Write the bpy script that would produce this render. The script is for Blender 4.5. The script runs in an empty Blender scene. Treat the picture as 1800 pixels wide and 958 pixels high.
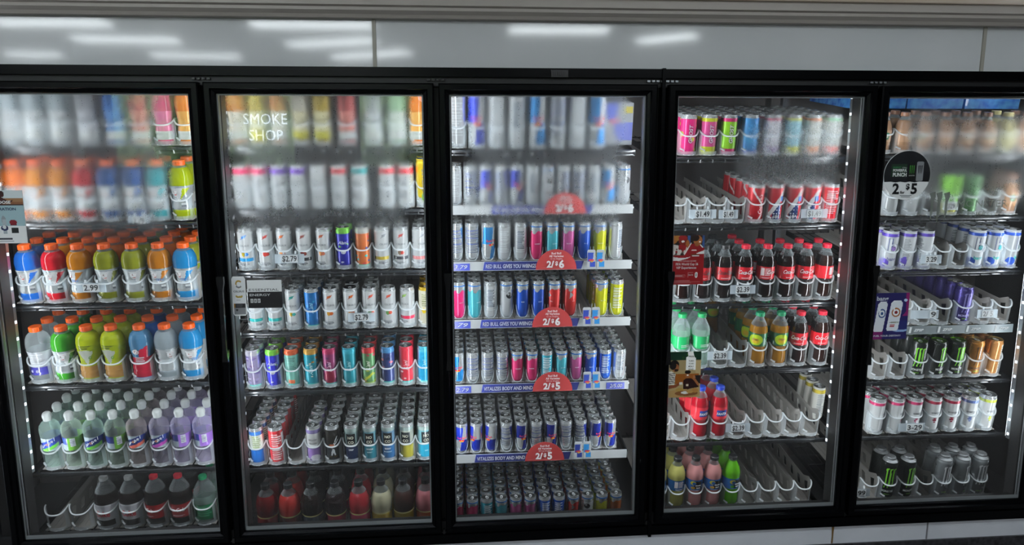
import bpy, math, random
import numpy as np
from mathutils import Matrix, Vector
random.seed(7)
S = bpy.context.scene
COL = S.collection
PI = math.pi

# ------------------------------------------------------------------ camera, world, exposure, lights
cam = bpy.data.objects.new('camera', bpy.data.cameras.new('camera'))
cam.data.sensor_width = 36.0
cam.data.lens = 1280.0 / 1800.0 * 36.0
cam.data.clip_start = 0.05
_r, _u, _f = (0.996716, -0.080961, -0.001549), (0.015019, 0.166027, 0.986007), (0.079571, 0.982792, -0.166698)
cam.matrix_world = Matrix(((_r[0], _u[0], -_f[0], -0.33047), (_r[1], _u[1], -_f[1], -2.51848), (_r[2], _u[2], -_f[2], 1.66437), (0, 0, 0, 1)))
COL.objects.link(cam)
S.camera = cam
S.view_settings.view_transform = 'Standard'
S.view_settings.look = 'None'
S.view_settings.gamma = 1.0
S.view_settings.use_curve_mapping = False
S.view_settings.exposure = 0.0
S.cycles.use_denoising = True
S.cycles.max_bounces = 12
S.cycles.transmission_bounces = 10
S.cycles.transparent_max_bounces = 24
S.cycles.sample_clamp_indirect = 4.0

w = bpy.data.worlds.new('world'); S.world = w; w.use_nodes = True
w.node_tree.nodes['Background'].inputs[0].default_value = (0.75, 0.85, 1.0, 1)
w.node_tree.nodes['Background'].inputs[1].default_value = 15.0

LED_POWER = 10.5          # each LED strip light in the cooler
STORE_POWER = 2.2        # emission of the store's fluorescent tubes
MULLIONS = (-1.905, -1.143, -0.381, 0.405, 1.17, 1.93)

# ------------------------------------------------------------------ colour and mesh helpers
DEEP = 1.0
def lin(c):
    return c / 12.92 if c <= 0.04045 else ((c + 0.055) / 1.055) ** 2.4

def rgb(h, a=1.0):
    if isinstance(h, tuple):
        return h if len(h) == 4 else h + (a,)
    h = h.lstrip('#')
    c = [lin(int(h[i:i + 2], 16) / 255) for i in (0, 2, 4)]
    k = 1 - .38 * (max(c) - min(c)) / max(max(c), 1e-4) * DEEP      # inks and drinks are deeper than they look when lit
    return tuple(q * k for q in c) + (a,)

class MB:
    """collects faces with a colour each; build() links them as one mesh object"""
    def __init__(s):
        s.v = []; s.f = []; s.c = []; s.col = (0.5, 0.5, 0.5, 1.0); s.mi = []; s.m = 0
    def color(s, h, a=1.0):
        s.col = rgb(h, a); return s
    def face(s, idx, col=None):
        s.f.append(idx); s.c.append(col or s.col); s.mi.append(s.m)
    def box(s, x0, x1, y0, y1, z0, z1, M=None):
        b = len(s.v)
        for x in (x0, x1):
            for y in (y0, y1):
                for z in (z0, z1):
                    p = (x, y, z)
                    s.v.append(tuple(M @ Vector(p)) if M else p)
        for q in ((0, 1, 3, 2), (4, 6, 7, 5), (0, 4, 5, 1), (2, 3, 7, 6), (0, 2, 6, 4), (1, 5, 7, 3)):
            s.face([b + i for i in q])
        return s
    def prism(s, pts, y0, y1, axis='y'):
        """polygon pts (a,b) extruded; axis y: (x,z) ; axis x: (y,z) ; axis z: (x,y)"""
        def P(a, b_, c):
            return (a, c, b_) if axis == 'y' else ((c, a, b_) if axis == 'x' else (a, b_, c))
        n = len(pts); b = len(s.v)
        for a, q in pts: s.v.append(P(a, q, y0))
        for a, q in pts: s.v.append(P(a, q, y1))
        s.face(list(range(b, b + n))[::-1]); s.face(list(range(b + n, b + 2 * n)))
        for i in range(n):
            j = (i + 1) % n
            s.face([b + i, b + j, b + n + j, b + n + i])
        return s
    def tube(s, path, r, n=6, close=False):
        pts = [Vector(p) for p in path]; m = len(pts); b = len(s.v)
        for i, p in enumerate(pts):
            if close: d = pts[(i + 1) % m] - pts[i - 1]
            else: d = pts[min(i + 1, m - 1)] - pts[max(i - 1, 0)]
            d.normalize()
            up = Vector((0, 0, 1)) if abs(d.z) < 0.9 else Vector((1, 0, 0))
            a = d.cross(up).normalized(); c = a.cross(d)
            for k in range(n):
                t = 2 * PI * k / n
                s.v.append(tuple(p + a * (r * math.cos(t)) + c * (r * math.sin(t))))
        for i in range(m if close else m - 1):
            for k in range(n):
                k2 = (k + 1) % n; i2 = (i + 1) % m
                s.face([b + i * n + k, b + i * n + k2, b + i2 * n + k2, b + i2 * n + k])
        if not close:
            s.face([b + k for k in range(n)][::-1]); s.face([b + (m - 1) * n + k for k in range(n)])
        return s
    def lathe(s, prof, n=32, cv=None, cap0=True, cap1=True, x0=0, y0=0):
        """prof: (r,z) bottom to top; cv: canvas wrapped round, u=0.5 at the front (-y)"""
        b = len(s.v); m = len(prof)
        z0, z1 = prof[0][1], prof[-1][1]
        for r, z in prof:
            for k in range(n):
                t = 2 * PI * k / n + PI
                s.v.append((x0 + r * math.sin(t), y0 - r * math.cos(t), z))
        for i in range(m - 1):
            for k in range(n):
                k2 = (k + 1) % n
                col = None
                if cv is not None:
                    zz = (prof[i][1] + prof[i + 1][1]) / 2
                    col = cv.at((k + 0.5) / n, (zz - z0) / (z1 - z0))
                s.face([b + i * n + k, b + i * n + k2, b + (i + 1) * n + k2, b + (i + 1) * n + k], col)
        if cap0 and prof[0][0] > 1e-5: s.face([b + k for k in range(n)][::-1], cv.at(.5, 0) if cv is not None else None)
        if cap1 and prof[-1][0] > 1e-5: s.face([b + (m - 1) * n + k for k in range(n)], cv.at(.5, 1) if cv is not None else None)
        return s
    def ring(s, x0, x1, z0, z1, prof):
        """rectangular ring: prof is a list of (inset, y)"""
        b = len(s.v); m = len(prof)
        for d, y in prof:
            s.v += [(x0 + d, y, z0 + d), (x1 - d, y, z0 + d), (x1 - d, y, z1 - d), (x0 + d, y, z1 - d)]
        for i in range(m):
            j = (i + 1) % m
            for k in range(4):
                k2 = (k + 1) % 4
                s.face([b + i * 4 + k, b + i * 4 + k2, b + j * 4 + k2, b + j * 4 + k])
        return s
    def mesh(s, name, mats, smooth=False):
        me = bpy.data.meshes.new(name)
        me.from_pydata(s.v, [], s.f)
        if not isinstance(mats, (list, tuple)): mats = [mats]
        for q in mats: me.materials.append(q)
        me.polygons.foreach_set('material_index', s.mi)
        if smooth: me.polygons.foreach_set('use_smooth', [True] * len(s.f))
        at = me.color_attributes.new('Col', 'FLOAT_COLOR', 'CORNER')
        cnt = [len(f) for f in s.f]
        at.data.foreach_set('color', np.repeat(np.array(s.c, dtype=np.float32), cnt, axis=0).ravel())
        me.update()
        return me
    def build(s, name, mats, parent=None, smooth=False):
        return link(name, s.mesh(name, mats, smooth), parent)

def link(name, me, parent=None):
    o = bpy.data.objects.new(name, me)
    COL.objects.link(o)
    if parent: o.parent = parent
    return o

def thing(name, label, cat, M=None, group=None):
    o = bpy.data.objects.new(name, None); COL.objects.link(o)
    o.empty_display_size = 0.02
    if M is not None: o.matrix_world = M
    return tag(o, label, cat, group)

def tag(o, label, cat, group=None):
    o['label'] = label; o['category'] = cat
    if group: o['group'] = group
    return o

def struct(o):
    o['kind'] = 'structure'; return o

class Cv:
    """small colour raster wrapped on labels, cans and posters; u left to right, v bottom to top"""
    def __init__(s, base, a=1.0, W=96, H=72):
        s.W, s.H = W, H
        s.d = np.zeros((H, W, 4)); s.d[:] = rgb(base, a)
        s.U, s.V = np.meshgrid((np.arange(W) + .5) / W, (np.arange(H) + .5) / H)
    def put(s, mask, h, a=.12):
        s.d[mask] = rgb(h, a); return s
    def band(s, v0, v1, h, a=.12, u0=0, u1=1):
        return s.put((s.V >= v0) & (s.V < v1) & (s.U >= u0) & (s.U < u1), h, a)
    def ell(s, u, v, ru, rv, h, a=.12):
        return s.put(((s.U - u) / ru) ** 2 + ((s.V - v) / rv) ** 2 < 1, h, a)
    def line(s, u0, v0, u1, v1, wd, h, a=.12, asp=1.0):
        du, dv = (u1 - u0), (v1 - v0) * asp
        t = np.clip(((s.U - u0) * du + (s.V - v0) * asp * dv) / (du * du + dv * dv), 0, 1)
        return s.put((s.U - u0 - t * du) ** 2 + ((s.V - v0) * asp - t * dv) ** 2 < wd * wd, h, a)
    def poly(s, pts, h, a=.12):
        m = np.zeros_like(s.U, bool); n = len(pts)
        for i in range(n):
            (x1, y1), (x2, y2) = pts[i], pts[(i + 1) % n]
            if y1 == y2: continue
            m ^= ((y1 > s.V) != (y2 > s.V)) & (s.U < (x2 - x1) * (s.V - y1) / (y2 - y1) + x1)
        return s.put(m, h, a)
    def specks(s, n, hs, ru, rv, seed, v0=.1, v1=.9, a=.12):
        rr = random.Random(seed)
        for i in range(n):
            k = rr.uniform(.6, 1.3)
            s.ell(rr.random(), rr.uniform(v0, v1), ru * k, rv * k, rr.choice(hs), a)
        return s
    def fine(s, v0, v1, u0, u1, h, seed=1, a=.12, rows=5):
        """unreadable small print"""
        rr = random.Random(seed)
        for i in range(rows):
            v = v0 + (v1 - v0) * (i + .5) / rows
            m = (np.abs(s.V - v) < (v1 - v0) / rows * .28) & (s.U > u0) & (s.U < u0 + (u1 - u0) * rr.uniform(.6, 1))
            s.put(m, h, a)
        return s
    def at(s, u, v):
        return tuple(s.d[min(s.H - 1, max(0, int(v * s.H))), min(s.W - 1, int(u * s.W))])

# ------------------------------------------------------------------ materials
def mat(name):
    m = bpy.data.materials.new(name); m.use_nodes = True
    nt = m.node_tree; return m, nt, nt.nodes['Principled BSDF'], nt.nodes['Material Output']

def simple(name, h, rough=.5, metal=0.0, spec=.5, coat=0.0):
    m, nt, b, o = mat(name)
    b.inputs['Base Color'].default_value = rgb(h); b.inputs['Roughness'].default_value = rough
    b.inputs['Metallic'].default_value = metal; b.inputs['Specular IOR Level'].default_value = spec
    b.inputs['Coat Weight'].default_value = coat
    return m

def attr_mat(name, rough, alpha_to=None, coat=0.0, translucent=0.0):
    m, nt, b, o = mat(name)
    at = nt.nodes.new('ShaderNodeAttribute'); at.attribute_name = 'Col'
    nt.links.new(at.outputs['Color'], b.inputs['Base Color'])
    b.inputs['Roughness'].default_value = rough
    b.inputs['Coat Weight'].default_value = coat
    if alpha_to == 'metal':
        mr = nt.nodes.new('ShaderNodeMapRange'); mr.inputs['To Min'].default_value = .12; mr.inputs['To Max'].default_value = .78
        mr.inputs['From Max'].default_value = .7
        nt.links.new(at.outputs['Alpha'], mr.inputs[0]); nt.links.new(mr.outputs[0], b.inputs['Metallic'])
    if alpha_to == 'opacity':
        tr = nt.nodes.new('ShaderNodeBsdfTransparent')
        mx = nt.nodes.new('ShaderNodeMixRGB'); mx.inputs[0].default_value = .55
        mx.inputs[2].default_value = (1, 1, 1, 1)
        nt.links.new(at.outputs['Color'], mx.inputs[1]); nt.links.new(mx.outputs[0], tr.inputs[0])
        lw = nt.nodes.new('ShaderNodeLayerWeight'); lw.inputs[0].default_value = .35
        mm = nt.nodes.new('ShaderNodeMath'); mm.operation = 'MAXIMUM'
        sc = nt.nodes.new('ShaderNodeMath'); sc.operation = 'MULTIPLY'; sc.inputs[1].default_value = .55
        nt.links.new(lw.outputs['Facing'], sc.inputs[0])
        nt.links.new(sc.outputs[0], mm.inputs[0]); nt.links.new(at.outputs['Alpha'], mm.inputs[1])
        src = b.outputs[0]
        if translucent:
            tl = nt.nodes.new('ShaderNodeBsdfTranslucent'); nt.links.new(at.outputs['Color'], tl.inputs[0])
            m2 = nt.nodes.new('ShaderNodeMixShader'); m2.inputs[0].default_value = translucent
            nt.links.new(b.outputs[0], m2.inputs[1]); nt.links.new(tl.outputs[0], m2.inputs[2]); src = m2.outputs[0]
        ms = nt.nodes.new('ShaderNodeMixShader')
        nt.links.new(mm.outputs[0], ms.inputs[0]); nt.links.new(tr.outputs[0], ms.inputs[1]); nt.links.new(src, ms.inputs[2])
        nt.links.new(ms.outputs[0], o.inputs[0])
    return m

M_CAN = attr_mat('printed_aluminium', .24, 'metal', coat=.4)
M_PLAS = attr_mat('coloured_plastic', .35)
M_LABEL = attr_mat('printed_label', .4)
M_PET = attr_mat('bottle_plastic_and_drink', .08, 'opacity', translucent=.22)
M_ALU = attr_mat('bare_can_end', .22)
M_ALU.node_tree.nodes['Principled BSDF'].inputs['Metallic'].default_value = .97
M_BLACK = simple('black_enamel', '#030406', .25, 0, .10, .0)
M_BLACKROUGH = simple('black_rubber', '#050506', .5)
M_HANDLE = simple('black_handle_plastic', '#0c0d0f', .25, 0, .5, .3)
M_SPACER = simple('grey_spacer', '#84888a', .4, .3)
M_DARK = simple('dark_cooler_lining', '#1b1c1f', .55)
M_BACK = simple('grey_brown_cooler_back', '#332f2e', .7)
M_WIRE = simple('dark_wire_coating', '#16181a', .25, .5)
M_CHROME = simple('galvanised_steel', '#9ea3a6', .3, .9)
M_WHITE = simple('white_price_plastic', '#dfe3e4', .35)

def track_mat(name, h, fac, rough=.3):
    m, nt, b, o = mat(name)
    b.inputs['Base Color'].default_value = rgb(h); b.inputs['Roughness'].default_value = rough
    tr = nt.nodes.new('ShaderNodeBsdfTransparent'); tr.inputs[0].default_value = (.95, .97, .98, 1)
    tl = nt.nodes.new('ShaderNodeBsdfTranslucent'); tl.inputs[0].default_value = rgb(h)
    m2 = nt.nodes.new('ShaderNodeMixShader'); m2.inputs[0].default_value = .35
    nt.links.new(b.outputs[0], m2.inputs[1]); nt.links.new(tl.outputs[0], m2.inputs[2])
    ms = nt.nodes.new('ShaderNodeMixShader'); ms.inputs[0].default_value = fac
    nt.links.new(tr.outputs[0], ms.inputs[1]); nt.links.new(m2.outputs[0], ms.inputs[2])
    nt.links.new(ms.outputs[0], o.inputs[0])
    return m
M_TRACK = track_mat('frosted_track_plastic', '#a8a49f', .7)
M_CUP = track_mat('milky_track_front', '#dfe6ea', .38)
M_RIM = track_mat('white_track_rim', '#eef2f4', .85)
M_CLEAR = track_mat('clear_cup_plastic', '#dfe8ee', .1, .05)
M_CLEARRIM = track_mat('clear_cup_edge', '#e8f0f4', .5, .08)

def emit(name, h, s):
    m = bpy.data.materials.new(name); m.use_nodes = True; nt = m.node_tree
    nt.nodes.remove(nt.nodes['Principled BSDF'])
    e = nt.nodes.new('ShaderNodeEmission'); e.inputs[0].default_value = rgb(h); e.inputs[1].default_value = s
    nt.links.new(e.outputs[0], nt.nodes['Material Output'].inputs[0]); return m
M_LED = emit('led_diodes', '#eef6ff', 2.2)
M_TUBE = emit('fluorescent_tube', '#f2fbff', 24.0)
M_NEON = emit('neon_tube', '#dff2ff', 22.0)

def noise_mat(name, h0, h1, scale, rough, metal=0, bump=0.0, coat=0.0):
    m, nt, b, o = mat(name)
    tc = nt.nodes.new('ShaderNodeTexCoord'); n = nt.nodes.new('ShaderNodeTexNoise'); n.inputs['Scale'].default_value = scale
    n.inputs['Detail'].default_value = 6
    cr = nt.nodes.new('ShaderNodeValToRGB'); cr.color_ramp.elements[0].color = rgb(h0); cr.color_ramp.elements[1].color = rgb(h1)
    cr.color_ramp.elements[0].position = .35; cr.color_ramp.elements[1].position = .65
    nt.links.new(tc.outputs['Object'], n.inputs['Vector']); nt.links.new(n.outputs[0], cr.inputs[0]); nt.links.new(cr.outputs[0], b.inputs['Base Color'])
    b.inputs['Roughness'].default_value = rough; b.inputs['Metallic'].default_value = metal; b.inputs['Coat Weight'].default_value = coat
    if bump:
        bp = nt.nodes.new('ShaderNodeBump'); bp.inputs['Strength'].default_value = bump; bp.inputs['Distance'].default_value = .002
        n2 = nt.nodes.new('ShaderNodeTexNoise'); n2.inputs['Scale'].default_value = scale * 14
        nt.links.new(tc.outputs['Object'], n2.inputs['Vector'])
        nt.links.new(n2.outputs[0], bp.inputs['Height']); nt.links.new(bp.outputs[0], b.inputs['Normal'])
    return m

# door glass: slot 0 clear outer face, slot 1 inner face with condensation
def glass_mats():
    def base(name):
        m = bpy.data.materials.new(name); m.use_nodes = True; nt = m.node_tree
        nt.nodes.remove(nt.nodes['Principled BSDF'])
        rf = nt.nodes.new('ShaderNodeBsdfRefraction'); rf.inputs['IOR'].default_value = 1.45; rf.inputs['Roughness'].default_value = 0.0
        gl = nt.nodes.new('ShaderNodeBsdfGlossy'); gl.inputs['Roughness'].default_value = 0.01
        fr = nt.nodes.new('ShaderNodeFresnel'); fr.inputs['IOR'].default_value = 1.45
        mx = nt.nodes.new('ShaderNodeMixShader')
        nt.links.new(fr.outputs[0], mx.inputs[0]); nt.links.new(rf.outputs[0], mx.inputs[1]); nt.links.new(gl.outputs[0], mx.inputs[2])
        nt.links.new(mx.outputs[0], nt.nodes['Material Output'].inputs[0])
        return m, nt, rf, gl, mx
    clear = base('door_glass')[0]
    m, nt, rf, gl, mx = base('door_glass_with_condensation')
    L = nt.links
    geo = nt.nodes.new('ShaderNodeNewGeometry'); sp = nt.nodes.new('ShaderNodeSeparateXYZ'); L.new(geo.outputs['Position'], sp.inputs[0])
    def ss(src, a, b_):
        r = nt.nodes.new('ShaderNodeMapRange'); r.interpolation_type = 'SMOOTHSTEP'
        r.inputs['From Min'].default_value = a; r.inputs['From Max'].default_value = b_
        L.new(src, r.inputs['Value']); return r.outputs[0]
    def op(o_, a, b_):
        n = nt.nodes.new('ShaderNodeMath'); n.operation = o_
        for i, q in enumerate((a, b_)):
            if isinstance(q, (int, float)): n.inputs[i].default_value = q
            else: L.new(q, n.inputs[i])
        return n.outputs[0]
    nz = nt.nodes.new('ShaderNodeTexNoise'); nz.inputs['Scale'].default_value = 9; nz.inputs['Detail'].default_value = 1
    L.new(geo.outputs['Position'], nz.inputs['Vector'])
    wob = op('MULTIPLY', op('SUBTRACT', nz.outputs[0], .5), .12)
    X = op('ADD', sp.outputs[0], wob); Z = op('ADD', sp.outputs[2], wob)
    total = None
    for (x0, x1, z0, z1, k) in ((-1.875, -1.245, 1.33, 2.2, 1.0), (-1.12, -.43, 1.31, 2.2, 1.0), (-.325, .31, 1.32, 2.2, 1.0), (.66, 1.10, 1.42, 1.84, .85), (1.27, 2.1, 1.38, 1.84, 1.0)):
        e = op('MULTIPLY', ss(X, x0, x0 + .07), ss(X, x1, x1 - .07))
        e = op('MULTIPLY', e, op('MULTIPLY', ss(Z, z0, z0 + .17), ss(Z, z1, z1 - .1)))
        e = op('MULTIPLY', e, k)
        total = e if total is None else op('ADD', total, e)
    st = nt.nodes.new('ShaderNodeTexNoise'); st.inputs['Scale'].default_value = 1; st.inputs['Detail'].default_value = 3
    mp = nt.nodes.new('ShaderNodeMapping'); mp.inputs['Scale'].default_value = (70, 1, 3)
    L.new(geo.outputs['Position'], mp.inputs[0]); L.new(mp.outputs[0], st.inputs['Vector'])
    streak = ss(st.outputs[0], .3, .7)
    fog = op('MULTIPLY', total, op('ADD', .85, op('MULTIPLY', streak, .15)))
    gr = nt.nodes.new('ShaderNodeTexNoise'); gr.inputs['Scale'].default_value = 260; gr.inputs['Detail'].default_value = 1
    L.new(geo.outputs['Position'], gr.inputs['Vector'])
    fog = op('MULTIPLY', fog, op('ADD', .7, op('MULTIPLY', gr.outputs[0], .55)))
    L.new(op('MULTIPLY', fog, .36), rf.inputs['Roughness'])
    df = nt.nodes.new('ShaderNodeBsdfDiffuse'); df.inputs[0].default_value = (.8, .85, .87, 1)
    tl = nt.nodes.new('ShaderNodeBsdfTranslucent'); tl.inputs[0].default_value = (.9, .95, .97, 1)
    a = nt.nodes.new('ShaderNodeMixShader'); a.inputs[0].default_value = .6
    L.new(df.outputs[0], a.inputs[1]); L.new(tl.outputs[0], a.inputs[2])
    b = nt.nodes.new('ShaderNodeMixShader')
    L.new(op('ADD', op('MULTIPLY', fog, .08), .012), b.inputs[0]); L.new(mx.outputs[0], b.inputs[1]); L.new(a.outputs[0], b.inputs[2])
    L.new(b.outputs[0], nt.nodes['Material Output'].inputs[0])
    return [clear, m]
M_GLASS = glass_mats()

# ------------------------------------------------------------------ lettering
_txt = {}
def glyphs(s, bold=0.0, shear=0.0, space=1.0):
    k = (s, bold, shear, space)
    if k not in _txt:
        c = bpy.data.curves.new('t', 'FONT'); c.body = s; c.size = 1; c.offset = bold; c.shear = shear
        c.space_character = space
        c.align_x = 'CENTER'; c.resolution_u = 2
        o = bpy.data.objects.new('t', c); COL.objects.link(o)
        dg = bpy.context.evaluated_depsgraph_get(); dg.update()
        me = o.evaluated_get(dg).to_mesh()
        v = np.array([(q.co.x, q.co.y) for q in me.vertices]) if len(me.vertices) else np.zeros((1, 2))
        f = [list(p.vertices) for p in me.polygons]
        o.evaluated_get(dg).to_mesh_clear()
        bpy.data.objects.remove(o); bpy.data.curves.remove(c)
        wd = v[:, 0].max() - v[:, 0].min()
        v[:, 0] -= (v[:, 0].max() + v[:, 0].min()) / 2
        _txt[k] = (v, f, wd)
    return _txt[k]

def add_text(mb, s, size, x, z, y, col, bold=0.0, shear=0.0, width=None, space=1.0, rot=0.0):
    """flat lettering facing -y, centred on x, baseline z"""
    v, f, wd = glyphs(s, bold, shear, space); b = len(mb.v)
    k = width / wd if width else size
    c, sn = math.cos(rot), math.sin(rot)
    for a, q in v:
        X, Z = a * k, q * size
        mb.v.append((x + X * c - Z * sn, y, z + X * sn + Z * c))
    cc = rgb(col, 0)
    for q in f: mb.face([b + i for i in q], cc)

def wrap_text(mb, s, size, r, z, th, col, bold=0.0, shear=0.0, vert=False, wide=1.0):
    """lettering wrapped on a cylinder; th = angle from the front, vert = reads upwards"""
    v, f, wd = glyphs(s, bold, shear); b = len(mb.v); R_ = r + .0005
    for a, q in v:
        X, Z = a * size * wide, q * size
        if vert: X, Z = -(q - .35) * size, a * size * wide
        t = th + X / R_
        mb.v.append((R_ * math.sin(t), -R_ * math.cos(t), z + Z))
    cc = rgb(col, 0)
    for q in f: mb.face([b + i for i in q], cc)

# ------------------------------------------------------------------ the store around the cooler
CEIL = 2.75
M_PANEL = noise_mat('white_gloss_panel', '#c8cacb', '#cecfd0', 3, .07, 0, .0, .0)
M_TAN = simple('tan_painted_trim', '#f4e0cc', .5)
M_TANDARK = simple('taupe_painted_trim', '#b0a8a0', .5)
M_KICK = noise_mat('white_kick_panel', '#c9ccd2', '#d2d4da', 5, .3)
M_STONE = noise_mat('dark_speckled_stone', '#121214', '#3b3a3e', 60, .35)
M_FLOOR = noise_mat('grey_floor_tile', '#45423f', '#504d49', 8, .4)
M_CEILM = simple('white_ceiling_tile', '#cfd0cc', .8)
M_WALL = simple('beige_wall_paint', '#5a534a', .8)
M_SILL = simple('painted_joint_strip', '#a09c90', .45)

def sbox(name, m, *a):
    return struct(MB().box(*a).build(name, m))
sbox('wall_back', M_PANEL, -5.2, 4.2, .02, .10, 1.90, 2.088)
sbox('wall_back.001', M_WALL, -5.2, 4.2, .02, .10, 2.088, CEIL)
sbox('wall_back.002', M_KICK, -5.2, 4.2, .012, .06, .137, .218)
sbox('baseboard_back', M_STONE, -5.2, 4.2, 0.004, .06, 0, .137)
sbox('floor', M_FLOOR, -5.2, 4.2, -7.2, .06, -.08, 0)
sbox('ceiling', M_CEILM, -5.2, 4.2, -7.2, .10, CEIL, CEIL + .08)
sbox('wall_left', M_WALL, -5.3, -5.2, -7.2, .10, 0, CEIL)
sbox('wall_right', M_WALL, 4.2, 4.3, -7.2, .10, 0, CEIL)
# moulding along the top of the white panel
t = MB().prism([(.02, 2.088), (.02, 2.15), (-.05, 2.15), (-.05, 2.122), (-.036, 2.118), (-.036, 2.108), (-.02, 2.098), (-.012, 2.088)], -5.2, 4.2, 'x')
struct(t.build('trim_1', M_TANDARK))
struct(MB().prism([(.02, 2.15), (.02, 2.26), (-.08, 2.26), (-.08, 2.165), (-.066, 2.15)], -5.2, 4.2, 'x').build('trim_2', M_TAN))
for i, (x, z0, z1) in enumerate(((-.582, 1.934, 2.088), (1.554, 1.934, 2.088))):
    struct(MB().box(x - .006, x + .006, .014, .02, z0, z1).build('trim_%d' % (i + 3), M_SILL))
struct(MB().box(1.518, 1.522, .008, .012, .14, .216).build('trim_5', simple('kick_panel_joint', '#77767a', .6)))
# brown drip stain down the kick panel
dm = MB()
dm.prism([(1.126, .214), (1.136, .214), (1.134, .18), (1.1335, .14), (1.128, .14), (1.129, .17)], .0095, .012)
tag(dm.build('dried_drip', simple('dried_brown_syrup', '#8a6a3a', .4)), 'dried brown drip running down the white kick panel below the doors', 'stain')

# front wall of the store with its windows, seen only as reflections in the glass
WIN = ((-4.6, -3.45), (-3.2, -2.3), (-1.55, -.45))
fw = MB(); xs = [-5.2] + [q for a in WIN for q in a] + [4.2]
for i in range(0, len(xs), 2): fw.box(xs[i], xs[i + 1], -7.2, -7.1, 0, CEIL)
for a, b in WIN:
    fw.box(a, b, -7.2, -7.1, 0, .85); fw.box(a, b, -7.2, -7.1, 2.42, CEIL)
struct(fw.build('wall_front', simple('brown_front_wall', '#5a4a3e', .8)))
for i, (a, b) in enumerate(WIN):
    m = MB(); m.ring(a, b, .85, 2.42, [(0, -7.1), (0, -7.16), (.04, -7.16), (.04, -7.1)])
    o = struct(m.build('window_%d' % (i + 1), M_BLACK))
    g = MB(); g.m = 0; g.box(a + .04, b - .04, -7.14, -7.135, .89, 2.38).build('pane', M_GLASS[0], o)
M_GREEN = noise_mat('leafy_hedge', '#2f4c20', '#84a05c', 6, .8)
hd = MB(); rr = random.Random(3)
for i in range(60):
    x = -9 + 17 * i / 59
    hd.lathe([(.05, .0), (.5, .4), (.62, 1.1), (.55, 1.7), (.3, 2.2 + .5 * rr.random()), (.02, 2.6)], 9, None, True, True, x + rr.uniform(-.1, .1), -10.2 + rr.uniform(-.3, .3))
tag(hd.build('hedge', M_GREEN, smooth=True), 'green leafy hedge outside the shop windows', 'hedge')
gr = MB().box(-14, 12, -18, -7.2, -.2, -.1); struct(gr.build('ground', simple('grey_asphalt', '#77777a', .9)))
o = bpy.data.objects.new('neon_sign', None); COL.objects.link(o)
for j, (s_, z) in enumerate((('SMOKE', 1.98), ('SHOP', 1.78))):
    sg = MB(); v, f, wd = glyphs(s_, .0); b = len(sg.v)
    for a, q in v: sg.v.append((-2.66 + a * .17, -7.0, z + q * .19))
    for q in f: sg.face([b + i for i in q])
    sg.build('neon_word', M_NEON, o)
tag(o, 'white neon window sign facing the street, second window', 'sign')
t = thing('gondola_shelving', 'dark double sided shop shelving behind the shopper', 'shelving', Matrix.Translation((0, -4.85, 0)))
M_GON = simple('dark_brown_shelving', '#241f1c', .6)
MB().box(-4.3, 3.4, -.03, .03, .1, 1.5).build('back_panel', M_GON, t)
MB().box(-4.3, 3.4, -.32, .32, 0, .14).build('plinth', M_GON, t)
for z in (.5, .85, 1.2): MB().box(-4.3, 3.4, .03, .30, z, z + .03).build('shelf_board', M_GON, t)
# white column in the shop
tag(MB().box(-4.27, -4.185, -5.55, -5.46, 0, CEIL).build('support_column', simple('white_column_paint', '#e6e8e6', .5)), 'slim white square support column in the shop', 'column')

# ceiling lights: ends of the tube in the store
LIGHTS = (((-4.05, -4.02), (-3.16, -3.98)), ((-3.87, -4.93), (-2.94, -4.95)), ((-5.15, -6.14), (-4.62, -6.16)), ((-3.62, -6.1), (-2.71, -6.2)),
          ((-1.99, -3.97), (-.98, -3.95)), ((-1.92, -5.18), (-1.07, -4.82)), ((-1.63, -6.2), (-.8, -5.64)), ((.19, -4.1), (1.06, -4.07)), ((1.52, -4.7), (1.92, -4.3)),
          ((-2.2, -2.0), (-1.1, -2.0)), ((.6, -2.0), (1.7, -2.0)))
LIGHT_AT = ('farthest left in the row nearest the column', 'beside the white column', 'in the far left corner by the windows', 'left one of the row along the windows', 'in front of the second cooler door', 'slanting one behind the second cooler door light',
            'slanting one nearest the windows', 'in line with the middle cooler door', 'slanting one toward the right wall', 'left one directly above the shopper', 'right one directly above the shopper')
for i, (a, b) in enumerate(LIGHTS):
    L_ = math.dist(a, b); ang = math.atan2(b[1] - a[1], b[0] - a[0])
    M = Matrix.Translation(((a[0] + b[0]) / 2, (a[1] + b[1]) / 2, CEIL)) @ Matrix.Rotation(ang, 4, 'Z')
    t = thing('ceiling_light', 'lit white fluorescent ceiling light, ' + LIGHT_AT[i], 'light', M, 'fluorescent ceiling lights of the shop')
    h = MB().box(-L_ / 2 - .03, L_ / 2 + .03, -.15, .15, -.04, 0); h.build('housing', simple('light_housing', '#d8d8d6', .5) if i == 0 else bpy.data.materials['light_housing'], t)
    tb = MB()
    tb.prism([(-.12, -.04), (-.09, -.062), (.09, -.062), (.12, -.04)], -L_ / 2, L_ / 2, 'x')
    tb.build('lit_lens', M_TUBE, t)

# ------------------------------------------------------------------ cooler: cabinet, surround, uprights, LED strips
cab = thing('door_sill', 'dark sill inside the cooler along the foot of the doors', 'sill')
def part(name, m, *a): return struct(MB().box(*a).build(name, m)) if name.startswith('wall') or name in ('floor', 'ceiling') else MB().box(*a).build(name, m, cab)
part('wall_rear', M_BACK, -2.35, 2.35, .98, 1.0, .05, 2.12)
part('wall_left', M_DARK, -2.37, -2.35, .10, 1.0, .05, 2.12)
part('wall_right', M_DARK, 2.35, 2.37, .10, 1.0, .05, 2.12)
part('ceiling', M_DARK, -2.35, 2.35, .10, .98, 2.10, 2.12)
part('floor', M_DARK, -2.35, 2.35, .10, .98, .05, .07)
part('sill', M_DARK, -2.35, 2.35, .062, .098, .07, .262)

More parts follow.
